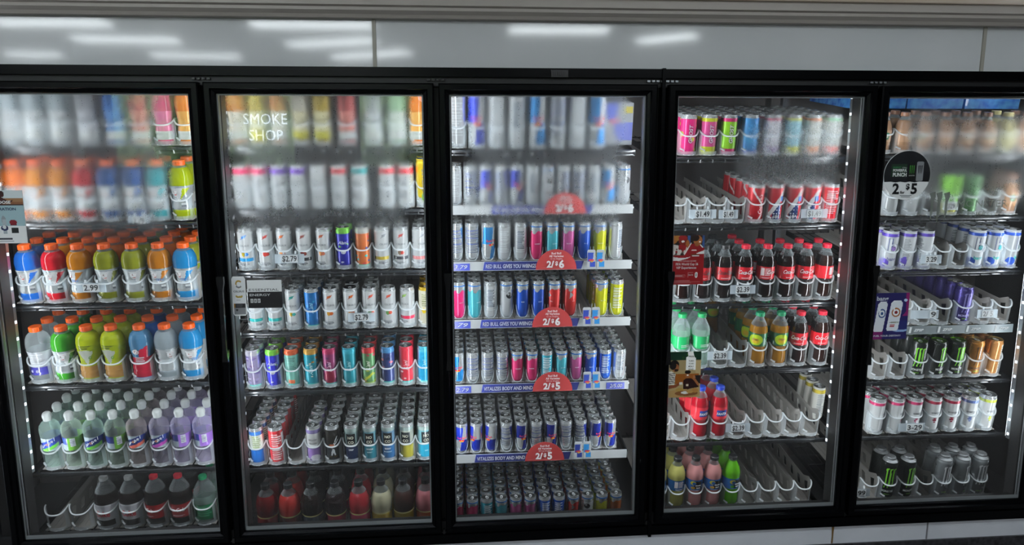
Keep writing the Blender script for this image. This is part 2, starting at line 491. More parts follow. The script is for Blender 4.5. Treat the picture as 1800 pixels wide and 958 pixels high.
sur = thing('door_surround', 'black metal surround framing the whole row of cooler doors', 'frame')
ZT, ZB = 1.934, .217
sb = MB()
sb.box(-5.2, 4.2, -.004, .06, ZT - .03, ZT); sb.build('header', M_BLACK, sur)
MB().box(-5.2, 4.2, -.004, .06, ZB, ZB + .036).build('bottom_rail', M_BLACK, sur)
MB().box(-5.2, 4.2, .012, .06, ZT - .06, ZT - .03).build('header_recess', M_BLACKROUGH, sur)
MB().box(-5.2, 4.2, .012, .06, ZB + .036, .30).build('rail_recess', M_BLACKROUGH, sur)
DOORX = [-1.524, -.762, 0.0, .7865, 1.5485]
HW = .337
for x in MULLIONS:
    MB().box(x - .05, x + .05, .034, .085, ZB, ZT).build('mullion', M_BLACKROUGH, sur)
MB().box(.389, .4, -.012, .034, ZB - .004, ZT + .002).build('cover_strip', M_BLACK, sur)
q = MB(); q.box(.006, .064, -.010, -.004, ZT - .03, ZT - .006)
for i in range(6): q.box(.014 + i * .007, .018 + i * .007, -.013, -.010, ZT - .024, ZT - .012)
q.build('latch_plate', M_HANDLE, sur)
for x in (-1.143, -.381, .37, .42, 1.168):
    h = MB()
    for k in range(4): h.box(x - .03 + k * .016, x - .02 + k * .016, .002, .012, ZT - .043, ZT - .037)
    h.build('hinge', M_CHROME if x > 0 else M_HANDLE, sur)
for x in (-1.143, -.381, .385, 1.168, 1.93):
    MB().box(x - .02, x + .02, .004, .014, ZB + .04, ZB + .046).box(x - .004, x + .004, .0, .014, ZB + .038, ZB + .056).build('hinge', M_HANDLE, sur)

UPR = simple('slotted_upright_paint', '#34363a', .45, .3)
for i, x in enumerate((-1.95, -1.19, -.39, .40, 1.2, 1.97)):
    m = MB(); m.box(x - .012, x + .012, .80, .83, .07, 2.1)
    for k in range(38): m.box(x - .004, x + .004, .797, .80, .12 + k * .05, .14 + k * .05)
    tag(m.build('shelf_upright', UPR), 'dark slotted upright at the rear of the cooler, ' + ('far left end', 'between the leftmost and second doors', 'between the second and middle doors', 'between the middle and fourth doors', 'between the fourth and rightmost doors', 'far right end')[i], 'post', 'rear shelf uprights')
for x in (-1.206, .43, 1.25):
    pass

STRIPS = ((-1.905, ' beside the far left edge of the leftmost door'), (-1.143, ' between the leftmost and second doors'), (-.381, ' between the second and middle doors'),
          (.405, ' between the middle and fourth doors'), (1.17, ' between the fourth and rightmost doors'), (1.93, ' beside the right edge of the rightmost door'))
_dio = []
for x, where in STRIPS:
    t = thing('led_strip_light', 'vertical white LED strip light' + where, 'light', Matrix.Translation((x, .112, 1.22)))
    MB().prism([(-.030, -.004), (.030, -.004), (.041, .008), (.041, .026), (-.041, .026), (-.041, .008)], -.71, .71, 'z').build('channel', M_CHROME, t).location = (0, -.022, 0)
    if not _dio:
        for sx in (-1, 1): _dio.append(MB().box(sx * .0425 - .0015, sx * .0425 + .0015, -.011, -.003, -.005, .005).mesh('diode', M_LED))
    for k in range(24):
        for me in _dio: link('diode', me, t).location.z = -.69 + k * 1.38 / 23
    for sx in (-1, 1):
        if (x < -1.9 and sx < 0) or (x > 1.9 and sx > 0): continue
        ld = bpy.data.lights.new('led', 'AREA'); ld.shape = 'RECTANGLE'; ld.size = .012; ld.size_y = 1.40
        ld.energy = LED_POWER; ld.color = (.88, .95, 1.0)
        lo = bpy.data.objects.new('led_glow', ld); COL.objects.link(lo); lo.parent = t
        # emits along its local -z: aimed into the shelves, slightly backwards
        dv = Vector((sx * .8, .6, 0)).normalized()
        Z = -dv; Y = Vector((0, 0, 1)); X = Y.cross(Z)
        lo.matrix_local = Matrix(((X.x, Y.x, Z.x, sx * .046), (X.y, Y.y, Z.y, .0), (X.z, Y.z, Z.z, 0), (0, 0, 0, 1)))

# ------------------------------------------------------------------ doors
NAMES = ('leftmost', 'second', 'middle', 'fourth', 'rightmost')
GZ0, GZ1 = .30, 1.846
def door(x, nm, handle):
    t = thing('cooler_door', '%s black framed glass cooler door%s' % ({'leftmost': 'leftmost', 'second': 'second from left', 'middle': 'middle', 'fourth': 'fourth from left', 'rightmost': 'rightmost'}[nm], handle[1]), 'door', Matrix.Translation((x, 0, 0)))
    F = .036
    m = MB().ring(-HW - F, HW + F, GZ0 - F, GZ1 + F, [(0, .028), (0, -.012), (.004, -.016), (.02, -.016), (.024, -.008), (F - .002, -.004), (F, .0), (F, .028)])
    m.build('door_frame', M_BLACK, t)
    m = MB().ring(-HW - .002, HW + .002, GZ0 - .002, GZ1 + .002, [(0, .0285), (0, .008), (.006, .008), (.006, .0285)])
    m.box(-HW, HW, .0078, .0115, GZ0, GZ0 + .013)
    m.build('glass_spacer', M_SPACER, t)
    m = MB().ring(-HW - .002, HW + .002, GZ0 - .002, GZ1 + .002, [(0, .045), (0, .030), (.006, .030), (.006, .045)])
    m.build('gasket', M_BLACKROUGH, t)
    g = MB().box(-HW, HW, .012, .024, GZ0, GZ1)
    g.mi = [1 if i == 3 else 0 for i in range(len(g.f))]
    g.build('glass_pane', M_GLASS, t)
    if handle[0]:
        hx, z0, z1 = handle[0]
        h = MB(); hx -= x
        h.prism([(hx - .012, z0), (hx + .012, z0), (hx + .012, z0 - .02), (hx + .007, z0 - .05), (hx + .006, z1 + .05), (hx + .010, z1), (hx - .010, z1), (hx - .006, z1 + .05), (hx - .007, z0 - .05), (hx - .012, z0 - .02)], -.050, -.038)
        h.box(hx - .006, hx + .006, -.04, -.012, z0 - .035, z0 - .01); h.box(hx - .006, hx + .006, -.04, -.012, z1 + .01, z1 + .035)
        h.build('door_handle', M_HANDLE, t)
HAND = (((0), ', no handle visible'), ((-1.112, 1.245, .95), ', pull handle on its left stile'), ((-.352, 1.245, .90), ', tall pull handle at its left stile'), ((.432, 1.24, .90), ', beside the double mullion'), ((1.185, 1.25, .88), ', its handle crossing the mullion'))
for x, nm, hd_ in zip(DOORX, NAMES, HAND): door(x, nm, hd_)

# ------------------------------------------------------------------ shelves (gravity feed: they slope down to the front)
TILT = math.radians(8.5); YF = .18
def frame(zs): return Matrix.Translation((0, YF, zs)) @ Matrix.Rotation(TILT, 4, 'X')
SH = {1: (-1.925, -1.215), 2: (-1.165, -.41), 3: (-.372, .345), 4: (.455, 1.165), 5: (1.25, 1.94)}
ORD = ('top', 'second', 'third', 'fourth', 'fifth', 'sixth', 'bottom')
def shelf_word(k, n): return 'bottom' if k == n - 1 else ORD[k]
NSH = {1: 6, 2: 7, 3: 7, 4: 6, 5: 7}
ROWZ = {'1.1': 1.677, '1.2': 1.412, '1.3': 1.116, '1.4': .816, '1.5': .479, '1.6': .232,
        '2.1': 1.677, '2.2': 1.452, '2.3': 1.226, '2.4': 1.0, '2.5': .773, '2.6': .468, '2.7': .18,
        '3.1': 1.666, '3.2': 1.457, '3.3': 1.247, '3.4': 1.026, '3.5': .771, '3.6': .487, '3.7': .172,
        '4.1': 1.638, '4.2': 1.382, '4.3': 1.076, '4.4': .809, '4.5': .512, '4.6': .217,
        '5.1': 1.643, '5.2': 1.405, '5.3': 1.192, '5.4': .964, '5.5': .743, '5.6': .510, '5.7': .218}
for key, zs in ROWZ.items():
    d, k = int(key[0]), int(key[2]) - 1
    x0, x1 = SH[d]
    t = thing('wire_shelf', 'sloping dark wire shelf, %s shelf behind the %s door' % (shelf_word(k, NSH[d]), NAMES[d - 1]), 'shelf', frame(zs))
    chrome = key == '3.6'
    m = MB()
    m.tube([(x0, -.004, -.008), (x1, -.004, -.008)], .0055, 8)
    m.tube([(x0, .004, -.022), (x1, .004, -.022)], .004, 8)
    n = int((x1 - x0) / .045)
    for i in range(n + 1):
        x = x0 + (x1 - x0) * i / n
        m.tube([(x, -.006, -.010), (x, -.002, -.024)], .0026, 5)
    m.build('front_rail', M_CHROME if chrome else M_WIRE, t)
    m = MB()
    n = int((x1 - x0) / .0375)
    for i in range(n + 1):
        x = x0 + (x1 - x0) * i / n
        m.tube([(x, 0, -.005), (x, .62, -.005)], .0022, 4)
    for v in (.15, .3, .45, .6): m.tube([(x0, v, -.010), (x1, v, -.010)], .003, 5)
    for x in (x0, x1): m.box(x - .003, x + .003, .0, .64, -.026, -.004)
    m.build('wire_deck', M_WIRE, t)

# ------------------------------------------------------------------ tracks that hold each lane
def track_meshes(wd, tag_, L_=.56):
    R_ = wd / 2 - .0015
    fl = MB()
    fl.box(-R_, R_, .012, L_, .0, .0025)
    for x in (-.5, 0, .5): fl.box(x * R_ - .0015, x * R_ + .0015, .03, L_, .0025, .0038)
    dv = MB()
    hh = .076
    X0, X1 = R_ - .0002, R_ + .0012
    dv.prism([(.03, 0), (.03, .085), (.055, .098), (.10, hh), (L_, hh), (L_, hh - .018), (.10, hh - .02), (.06, .07), (.055, .02), (L_, .02), (L_, 0)], X0, X1, 'x')
    n = 7; p_ = (L_ - .09) / n
    for i in range(n):
        v = .07 + i * p_
        dv.prism([(v, .011), (v + p_ * .62, .011), (v + p_ * .62 + .02, hh - .011), (v + .02, hh - .011)], X0, X1, 'x')
    # front cup: half cylinder sheet with a window, lip and rim
    cup = MB(); rim = MB(); N = 14
    cy = R_ + .003
    def P(t, z, r=R_): return (r * math.sin(t), cy - r * math.cos(t), z)
    def top(t): return .072 + .020 * abs(math.sin(t)) ** 4
    for i in range(N):
        t0, t1 = -PI / 2 + PI * i / N, -PI / 2 + PI * (i + 1) / N
        tm = abs((t0 + t1) / 2)
        spans = [(0.0, .016)]
        if tm > .95: spans = [(0.0, None)]
        for z0, z1 in spans:
            b = len(cup.v)
            cup.v += [P(t0, z0), P(t1, z0), P(t1, z1 or top(t1)), P(t0, z1 or top(t0))]
            cup.face([b, b + 1, b + 2, b + 3])
    rim.tube([P(-PI / 2 + PI * i / 20, top(-PI / 2 + PI * i / 20)) for i in range(21)], .0029, 6)
    for sx in (-1, ):
        rim.tube([P(-.98, .026), P(-.75, .022), P(-.5, .019)], .0034, 6)
    rim.tube([P(-.6, .004), P(0, .002), P(.6, .004)], .0015, 5)
    return [('track_floor', fl.mesh('track_floor', M_TRACK), M_TRACK), ('divider', dv.mesh('divider', M_TRACK), M_TRACK),
            ('front_cup', cup.mesh('front_cup', M_CUP, True), M_CUP), ('front_rim', rim.mesh('front_rim', M_RIM, True), M_RIM)]
def clear_meshes(wd, L_=.56):
    R_ = wd / 2 - .001; cy = R_ + .002
    fl = MB(); fl.box(-R_, R_, .012, L_, .0, .0025)
    for x in (-.5, .5): fl.box(x * R_ - .001, x * R_ + .001, .03, L_, .0025, .0038)
    fl.box(R_ - .0002, R_ + .0006, .02, L_, .0025, .02)
    def P(t, z, r=R_): return (r * math.sin(t), cy - r * math.cos(t), z)
    path = [P(-1.05, .052), P(-1.0, .04)] + [P(-.95 + 1.9 * i / 12, .006 + .03 * (abs(-.95 + 1.9 * i / 12) / .95) ** 3) for i in range(13)] + [P(1.0, .04), P(1.05, .052)]
    e = MB().tube(path, .0013, 5)
    sh = MB()
    for i in range(12):
        t0, t1 = -1.05 + 2.1 * i / 12, -1.05 + 2.1 * (i + 1) / 12
        f_ = lambda t: .006 + .03 * (abs(t) / .95) ** 3
        b = len(sh.v); sh.v += [P(t0, 0), P(t1, 0), P(t1, min(.05, f_(t1))), P(t0, min(.05, f_(t0)))]; sh.face([b, b + 1, b + 2, b + 3])
    return [('track_floor', fl.mesh('track_floor', M_TRACK), 0), ('front_cup', sh.mesh('front_cup', M_CLEAR, True), 0), ('front_rim', e.mesh('front_rim', M_CLEARRIM, True), 0)]
_tracks = {}
def track(key, x, wd, label, clear=False):
    k = (round(wd, 4), clear)
    if k not in _tracks: _tracks[k] = clear_meshes(wd) if clear else track_meshes(wd, '')
    t = thing('bottle_track' if not clear else 'can_track', label, 'track', frame(ROWZ[key]) @ Matrix.Translation((x, 0, .001)), 'plastic tracks on shelf %s of the %s door' % (shelf_word(int(key[2]) - 1, NSH[int(key[0])]), NAMES[int(key[0]) - 1]))
    for n, me, _ in _tracks[k]: link(n, me, t)

# ------------------------------------------------------------------ cans
SILVER = '#c3c7c8'
def can_meshes(R_, H, cv, texts=(), lidcol=None, neck=.90, dome=False, seg=84):
    prof = [(R_ * .78, .0), (R_ * .88, .001), (R_ * .97, .007), (R_, .013)]
    n = 60
    for i in range(1, n + 1): prof.append((R_, .013 + (H * .895 - .013) * i / n))
    prof += [(R_ * .985, H * .915), (R_ * .95, H * .935), (R_ * neck, H * .955), (R_ * neck, H * .975)]
    if not dome: prof += [(R_ * (neck + .03), H * .978), (R_ * (neck + .03), H - .001), (R_ * (neck + .0), H)]
    else: prof += [(R_ * .9, H * .978)]
    body = MB().lathe(prof, seg, cv, True, False)
    out = [('can_body', body.mesh('can_body', M_CAN, True))]
    lid = MB(); c = rgb(lidcol or '#aeb2b3'); lid.col = (c[0], c[1], c[2], .6)
    rr_ = R_ * neck
    if dome:
        lid.lathe([(R_ * .9, H * .975), (R_ * .78, H * 1.0), (R_ * .62, H * 1.02)], 28, None, False, True)
        out.append(('can_shoulder', lid.mesh('can_shoulder', M_CAN, True)))
        cp = MB(); cp.col = rgb('#9a9d9f', .9)
        cp.lathe([(R_ * .58, H * 1.015), (R_ * .62, H * 1.03), (R_ * .60, H * 1.075), (R_ * .5, H * 1.088), (R_ * .45, H * 1.078), (.001, H * 1.078)], 28, None, False, False)
        out.append(('resealable_cap', cp.mesh('resealable_cap', M_CAN, True)))
    else:
        lid.lathe([(rr_ * 1.0, H + .0002), (rr_ * .95, H + .0006), (rr_ * .9, H - .003), (rr_ * .86, H - .0045), (rr_ * .8, H - .0035), (.001, H - .0035)], 28, None, False, False)
        out.append(('can_lid', lid.mesh('can_lid', M_ALU, True)))
        tb = MB(); tb.col = rgb('#e6e9ea', .3)
        z = H - .0022
        pts = [(R_ * .2 * math.sin(a), -R_ * .05 + R_ * .36 * math.cos(a), z) for a in [2 * PI * i / 14 for i in range(14)]]
        tb.tube(pts, .0011, 5, True)
        tb.box(-R_ * .12, R_ * .12, R_ * .0, R_ * .22, z - .0006, z + .0006)
        out.append(('pull_tab', tb.mesh('pull_tab', M_CAN, True)))
    if texts:
        tx = MB()
        for a in texts: a(tx, R_)
        out.append(('printed_lettering', tx.mesh('printed_lettering', M_LABEL)))
    return out
def T(s, size, zf, th, col, bold=.0, shear=0., vert=False, wide=1., H=1, lift=0):
    return lambda mb, r: wrap_text(mb, s, size, (r(zf) if callable(r) else r) + lift, zf * H, th, col, bold, shear, vert, wide)

V = {}       # variant name: (list of (part, mesh), radius, look, kind of thing)
def can(name, look, R_, H, cv, texts=(), kind='drink_can', **k):
    if name.startswith('rb_'): kind = 'slim_can'
    V[name] = (can_meshes(R_, H, cv, texts, **k), R_, look, kind)

# slim cans of two sizes for the middle door
def slim(c, style):
    cv = Cv(SILVER, .75)
    if style == 'quad':      # slanted two tone quarters
        for q0 in (0.0, .5):
            cv.put((((cv.U - q0 - .10 * (cv.V - .45)) % 1.0) > .26) & (((cv.U - q0 - .10 * (cv.V - .45)) % 1.0) < .5) & (cv.V > .44) & (cv.V < .9), c, .55)
            cv.put((((cv.U - q0 - .10 * (cv.V - .45)) % 1.0) > .0) & (((cv.U - q0 - .10 * (cv.V - .45)) % 1.0) < .24) & (cv.V <= .44) & (cv.V > .04), c, .55)
        # wide front panel
        cv.ell(.5, .42, .07, .035, '#e8b93a', .2); cv.ell(.46, .43, .035, .03, '#d5243a', .2); cv.ell(.54, .43, .035, .03, '#d5243a', .2)
        cv.fine(.5, .85, .82, .97, '#8a8f94', 3, .5, 9)
    if style == 'back':      # nutrition side
        cv.fine(.2, .85, .33, .68, '#6c7380', 5, .5, 13)
        cv.put((cv.U > .66 + .14 * (.6 - cv.V)) & (cv.U < .86) & (cv.V > .42) & (cv.V < .88), c, .55)
        for v in (.45, .6, .72, .8): cv.band(v, v + .015, '#4a5aa0', .5, .3, .7)
    if style == 'edition':
        e = .76 + .10 * (cv.U - .5) * 4 * ((cv.U > .38) & (cv.U < .62)) + .03 * np.sin(cv.U * 40)
        cv.put(cv.V < e, c, .35); cv.put(cv.V < .03, SILVER, .7)
        cv.fine(.3, .7, .72, .95, '#e8e8e8', 2, .2, 9); cv.band(.88, .91, '#3f79c0', .4)
        cv.ell(.47, .80, .03, .03, '#b8c2cc', .7)
    if style == 'full':
        cv.put((cv.V < .88) & (cv.V > .03), c, .35); cv.fine(.2, .8, .4, .62, '#dfe5e8', 6, .2, 12)
    return cv
RBS, RBL, HS, HL = .0243, .0258, .122, .142
for nm, look, col in (('blue', 'blue and silver slim can', '#1b2f9e'), ('sky', 'sky blue silver slim can', '#2a8fd6')):
    for (tag2, r_, h_) in (('s', RBS, HS), ('l', RBL, HL), ('x', .031, .2)):
        tx = [T('Red Bull', .0105 if tag2 == 's' else .013, .50, 0, '#d4213f', .012, 0, H=h_)]
        can('rb_%s_%s' % (nm, tag2), look, r_, h_, slim(col, 'quad'), tx)
        can('rb_%sback_%s' % (nm, tag2), 'silver printed slim can', r_, h_, slim(col, 'back'))
for nm, look, col, style in (('pink', 'magenta and silver slim can', '#d42c6c', 'edition'), ('teal', 'turquoise and silver slim can', '#4fb9c6', 'edition'), ('tealf', 'turquoise slim can', '#3fb5c9', 'full'),
        ('lilac', 'orchid pink slim can', '#c45a98', 'edition'), ('royal', 'royal blue slim can', '#1c50b8', 'edition'), ('royalf', 'plain royal blue slim can', '#1d5cc4', 'full'), ('red', 'red and silver slim can', '#cc2f2c', 'edition'),
        ('yellow', 'yellow and silver slim can', '#d9dc16', 'edition'), ('yellowf', 'yellow slim can', '#d6d820', 'full'), ('silver', 'plain silver slim can', '#c9cdce', 'full'), ('dark', 'silver slim can, black crest', '#b9bdc0', 'edition'), ('orange', 'orange slim can', '#c96a2a', 'edition'),
        ('white', 'white slim can', '#d8dcde', 'full')):
    for (tag2, r_, h_) in (('s', RBS, HS), ('l', RBL, HL), ('x', .031, .2)):
        cv = slim(col, style)
        if nm == 'dark': cv.ell(.5, .62, .08, .09, '#15171a', .1); cv.ell(.47, .66, .03, .04, '#c9cdce', .6)
        if nm == 'red': cv.poly([(.40, .5), (.50, .6), (.41, .7)], SILVER, .7)
        if nm == 'silver': cv.fine(.3, .8, .42, .6, '#5d6670', 6, .2, 12)
        t_ = {'pink': 'SUMMER', 'teal': 'COCO', 'royal': 'BLUE', 'red': 'RED', 'yellow': 'YELLOW', 'lilac': 'PEACH'}.get(nm)
        can('rb_%s_%s' % (nm, tag2), look, r_, h_, cv, [T(t_, .006, .42, 0, '#e8ecef', 0, 0, H=h_, wide=.9)] if t_ and tag2 != 'x' else ())

# sleek white energy cans
CR, CH = .0272, .152
def sleek(acc, bandc, bandcol=None, lines=1):
    cv = Cv('#e3e6e6', .12)
    cv.band(0, .05, '#b8bcbe', .6); cv.band(.91, 1, SILVER, .8)
    cv.poly([(.43, .74), (.47, .83), (.57, .86), (.53, .79)], acc, .1)
    if bandcol: cv.band(.20, .28, bandcol, .1)
    if bandc: cv.ell(.47, .37, .045, .05, bandc, .1); cv.ell(.53, .37, .04, .04, acc, .1)
    cv.fine(.07, .18, .38, .62, '#6a6e72', 3, .1, 3); cv.fine(.45, .85, .70, .92, '#8b9093', 8, .1, 10); cv.fine(.3, .85, .06, .28, '#8b9093', 9, .1, 12)
    return cv
C_T = lambda col='#54585c': [T('CELSIUS', .0095, .565, 0, col, 0.01, 0, H=CH), T('0g', .008, .09, -.2, '#3a3d42', .02, 0, H=CH)]
for nm, look, a, b_, c_ in (('ce_blue', 'white can, blue band', '#2e6fb5', '#c9b23a', '#2a9ad8'), ('ce_red', 'white can, red lettering', '#b0352c', '#c23a30', None), ('ce_orange', 'white can, orange fruit', '#c2622e', '#c88038', None),
        ('ce_dred', 'white can, dark band', '#8e3a2c', '#6e2022', '#3a3a3e'), ('ce_peach', 'white can, peach fruit', '#c46a4a', '#d08c50', None), ('ce_yellow', 'white can, mustard band', '#8b8f93', None, '#b8a238'),
        ('ce_black', 'white can, black band', '#9a3a34', '#5a4a3a', '#2a2b2e'), ('ce_pink', 'white can, salmon band', '#8b8f93', None, '#d88a8a'), ('ce_teal', 'white can, teal band', '#2a9a9a', None, '#2aa8a4'),
        ('ce_flame', 'white can, teal flame', '#3a9a92', '#d0b030', None), ('ce_green', 'white can, green fruit', '#b04a38', '#4f7a3c', None), ('ce_crimson', 'white can, crimson band', '#7fa050', None, '#c22a48'), ('ce_citrus', 'white can, orange slices', '#c8622c', '#e0a030', None)):
    can(nm, look, CR, CH, sleek(a, b_, c_), C_T())
can('ce_lid', 'white can with black lid', CR, CH, sleek('#c8622c', '#e09030', None), C_T(), lidcol='#101112')
yc = Cv('#e8e4cc', .1).band(.91, 1, '#d8b43a', .8); yc.ell(.46, .4, .05, .07, '#e0c22c', .1); yc.ell(.55, .34, .04, .06, '#d8b820', .1); yc.ell(.55, .6, .03, .04, '#5d8a3a', .1); yc.fine(.5, .85, .42, .6, '#6a6e50', 4, .1, 6)
can('ce_gold', 'white can with gold lid', CR, CH, yc, (), lidcol='#c8a030')

# fruit print cans
def fruit(base, blobs, foot='#66c8c0', top=None, seed=1, n=26, ru=.045, rv=.03):
    cv = Cv(base, .3); cv.specks(n, blobs, ru, rv, seed, .08, .85, .3)
    cv.band(0, .07, foot, .3); cv.band(.915, 1, top or SILVER, .7)
    if top: cv.band(.86, 1, top, .4)
    return cv
def script(s, col, z=.52, size=.021): return [T(s, size, z, 0, col, .012, .35, True, .9, H=CH)]
def flat_(s, col, z=.60, size=.017): return [T(s, size, z, 0, col, .01, .35, False, .95, H=CH)]
for nm, look, cv, tx in (
    ('al_navy', 'navy can with green top', fruit('#27289a', ['#3a3ab8', '#7bc043', '#e6e8f2', '#2e2f8e'], '#2c2c88', '#74c043', 4, 20), flat_('Alani', '#e8ecf6')),
    ('al_orange', 'orange and aqua can', fruit('#d8743c', ['#38b0a8', '#e0554a', '#4668b8', '#e89040'], '#7fd0b4', '#c8c8c0', 8, 30), ()),
    ('al_aqua', 'deep blue splash can', fruit('#1f6db0', ['#2a88c8', '#184f90', '#3aa0d0'], '#58c8c0', None, 9, 40), script('Alani', '#9fd4ea')),
    ('al_lilac', 'lavender can with berries', fruit('#7d7690', ['#4f4470', '#9a90b8', '#c8c2d8', '#5a4a6a'], '#6fd0c0', '#c0bcc8', 11, 34), ()),
    ('al_mint', 'mint can with orange rim', fruit('#7fbfb0', ['#8fcabc', '#74b4a6'], '#58c8c0', '#d8643c', 12, 14), ()),
    ('al_teal', 'teal can with gold rim', fruit('#1f8ea0', ['#2aa0b0', '#c8862e', '#167888', '#e6e0d0'], '#58c8c0', '#c89a48', 13, 22, .035, .022), script('Alani', '#bfe4e6', .45)),
    ('al_wine', 'burgundy and pink can', fruit('#8c3a66', ['#a84a78', '#5a2a58', '#9c3c6c'], '#58c8c0', '#b83a64', 14, 24), script('Alani', '#e8c8d8')),
    ('al_cyan', 'turquoise can, pale script', fruit('#2795a4', ['#2fa2b0', '#208896'], '#58c8c0', '#40b4c8', 15, 18), script('Alani', '#a8dce0')),
    ('al_melon', 'watermelon print can', fruit('#4e7c50', ['#b83a4c', '#6e9c58', '#c8485a', '#c4c850', '#8c3048'], '#a8c848', '#c83a3c', 16, 34), script('Alani', '#e8e8d8')),
    ('al_night', 'navy can with pink berries', fruit('#23305e', ['#2c3c78', '#c06a78', '#1a2448'], '#58c8c0', '#4a88b8', 17, 22), ()),
    ('al_red', 'red can, white script', fruit('#b82a38', ['#c83848', '#a82030', '#e8e0e0'], '#58c8c0', '#c83040', 18, 22, .03, .02), script('Alani', '#f2e8e8')),
    ('al_sky', 'bright blue can, pale script', fruit('#2aa0cc', ['#38aed8', '#2090bc'], '#6fd8d0', '#58c0d8', 19, 18), script('Alani', '#b8e8f4'))):
    tx = list(tx)
    if nm == 'al_wine': cv.ell(.5, .25, .13, .18, '#8a1f3c', .3)
    if nm == 'al_melon': cv.poly([(.42, .1), (.62, .3), (.6, .36), (.4, .15)], '#c8cc40', .2)
    if nm == 'al_mint': cv.fine(.45, .8, .38, .62, '#4f7870', 6, .1, 8); cv.band(.1, .2, '#d8704a', .1, .42, .56)
    can(nm, look, CR, CH, cv, tx)

# tall cans, sixth shelf of the second door
def tall(base, top, bottom, seed=3, n=0, cols=()):
    cv = Cv(base, .3); cv.band(0, .40, bottom, .3); cv.band(.90, 1, SILVER, .8)
    if top: cv.band(.82, .91, top, .3)
    if n: cv.specks(n, list(cols), .05, .03, seed, .1, .8, .3)
    cv.fine(.1, .8, .72, .95, '#55585c', seed, .2, 12)
    return cv
ghost_b = lambda s, c, z, sz=.009, w_=.9: T(s, sz, z, 0, c, .02, 0, False, w_, H=CH)
cv = tall('#cdd2c8', '#2f5c98', '#2a68b8'); cv.fine(.45, .8, .40, .6, '#6f7a58', 3, .1, 6); can('t_white', 'white and blue tall can', CR, CH, cv)
cv = tall('#c83038', '#c83038', '#c83038'); cv.fine(.1, .85, .4, .62, '#f0d8d8', 5, .1, 12); cv.band(.3, .85, '#dadada', .1, .64, .74); can('t_red', 'red tall can, white print', CR, CH, cv)
cv = tall('#d4d6d4', '#8a7fae', '#a07fc4'); cv.ell(.55, .12, .12, .1, '#e0dfe8', .2); can('t_mellow', 'white and lilac tall can', CR, CH, cv, [ghost_b('MELLOW', '#3a3a40', .62), ghost_b('YELLOW', '#3a3a40', .52)])
cv = tall('#26241f', None, '#23282c', 7, 16, ('#5a4a26', '#15171a')); cv.line(.5, .45, .6, .7, .012, '#b8bcc0'); cv.line(.48, .4, .62, .6, .012, '#b8bcc0'); cv.line(.46, .2, .5, .36, .02, '#c8ccd0'); cv.line(.54, .2, .5, .36, .02, '#c8ccd0'); cv.band(.42, .5, '#b05a2a', .3, .42, .52)
can('t_feather', 'black tall can, white feathers', CR, CH, cv)
def boxed(base, bottom, word, word2=None):
    cv = tall(base, '#8a9a96', bottom); cv.band(.44, .78, '#15181a', .2, .40, .60)
    cv.band(.45, .455, '#d8d8c8', .2, .41, .59)
    tx = [ghost_b('NO', '#d8d6c0', .63, .016), ghost_b('CO', '#d8d6c0', .50, .016)]
    if word: tx.append(ghost_b(word, '#e8ecee', .30, .011, .8))
    if word2: tx.append(ghost_b(word2, '#cfe4ea', .22, .008))
    return cv, tx
for nm, look, a in (('t_drip', 'grey and navy lettered can', boxed('#6f8482', '#22345e', 'DRIP')), ('t_teal', 'grey and teal lettered can', boxed('#5f8c98', '#3a98ac', 'WARM', 'BERRY')),
        ('t_blue', 'grey and blue lettered can', boxed('#54748c', '#2f6ca4', 'BERRY', 'MONDAY')), ('t_olive', 'silver and yellow tall can', boxed('#a8aca0', '#b0a83c', None)), ('t_cyan', 'grey and cyan tall can', boxed('#64949c', '#38b4d8', None, 'SAN'))):
    can(nm, look, CR, CH, a[0], a[1])

# white cans with a coloured top behind condensation
for nm, look, c in (('w_pink', 'white can, pink top', '#d83468'), ('w_purple', 'white can, purple top', '#7a48c0'), ('w_white', 'plain white can', '#dfe3e4'), ('w_red', 'white can, red top', '#c84048'), ('w_teal', 'white can, teal top', '#2f9a9c')):
    cv = Cv('#e2e5e4', .15); cv.band(.80, .93, c, .2); cv.fine(.2, .7, .40, .6, '#a8acb0', 3, .1, 9)
    can(nm, look, .0285, .150, cv, [T('S', .024, .2, 0, '#55585c', .01, 0, H=.15)] if nm == 'w_red' else ())
cv = Cv('#d8b81e', .3); cv.band(0, .35, '#d8dcd8', .3); cv.ell(.42, .3, .08, .12, '#d8c01e', .3); cv.ell(.5, .2, .05, .08, '#5f8c3a', .3)
can('w_kick', 'tall yellow and silver can', .031, .172, cv, [T('KICKSTART', .020, .50, 0, '#2a2c2e', .02, 0, True, 1.0, H=.172)])

# neon print cans, top of the fourth door
GR, GH = .0315, .146
gt = lambda c='#f0e8ee': [T('GHOST', .020, .52, .05, '#141416', .05, .25, True, 1.0, H=GH), T('GHOST', .020, .52, .05, c, .012, .25, True, 1.0, H=GH, lift=.0004)]
cv = Cv('#d02c72', .3).specks(16, ['#d8d83a'], .05, .05, 3, .05, .9, .2); cv.band(.9, 1, SILVER, .8); can('g_dots', 'pink can with yellow slices', GR, GH, cv, gt())
cv = Cv('#d0508c', .3).band(0, .2, '#cfd436', .3).band(.84, .92, '#cfd436', .3).band(.92, 1, SILVER, .8); can('g_pink', 'pink can, yellow ends', GR, GH, cv, gt())
cv = Cv('#8ecb2c', .3).band(0, .14, '#c83474', .3).band(.84, .92, '#c02c6a', .3).band(.92, 1, SILVER, .8); can('g_lime', 'lime can, pink ends', GR, GH, cv, gt())
cv = Cv('#2b86c4', .3).specks(20, ['#2a74b8', '#3a9ad0'], .06, .05, 5, .1, .9, .3).band(0, .1, '#2c48b0', .3).band(.92, 1, SILVER, .8); can('g_blue', 'blue can', GR, GH, cv)
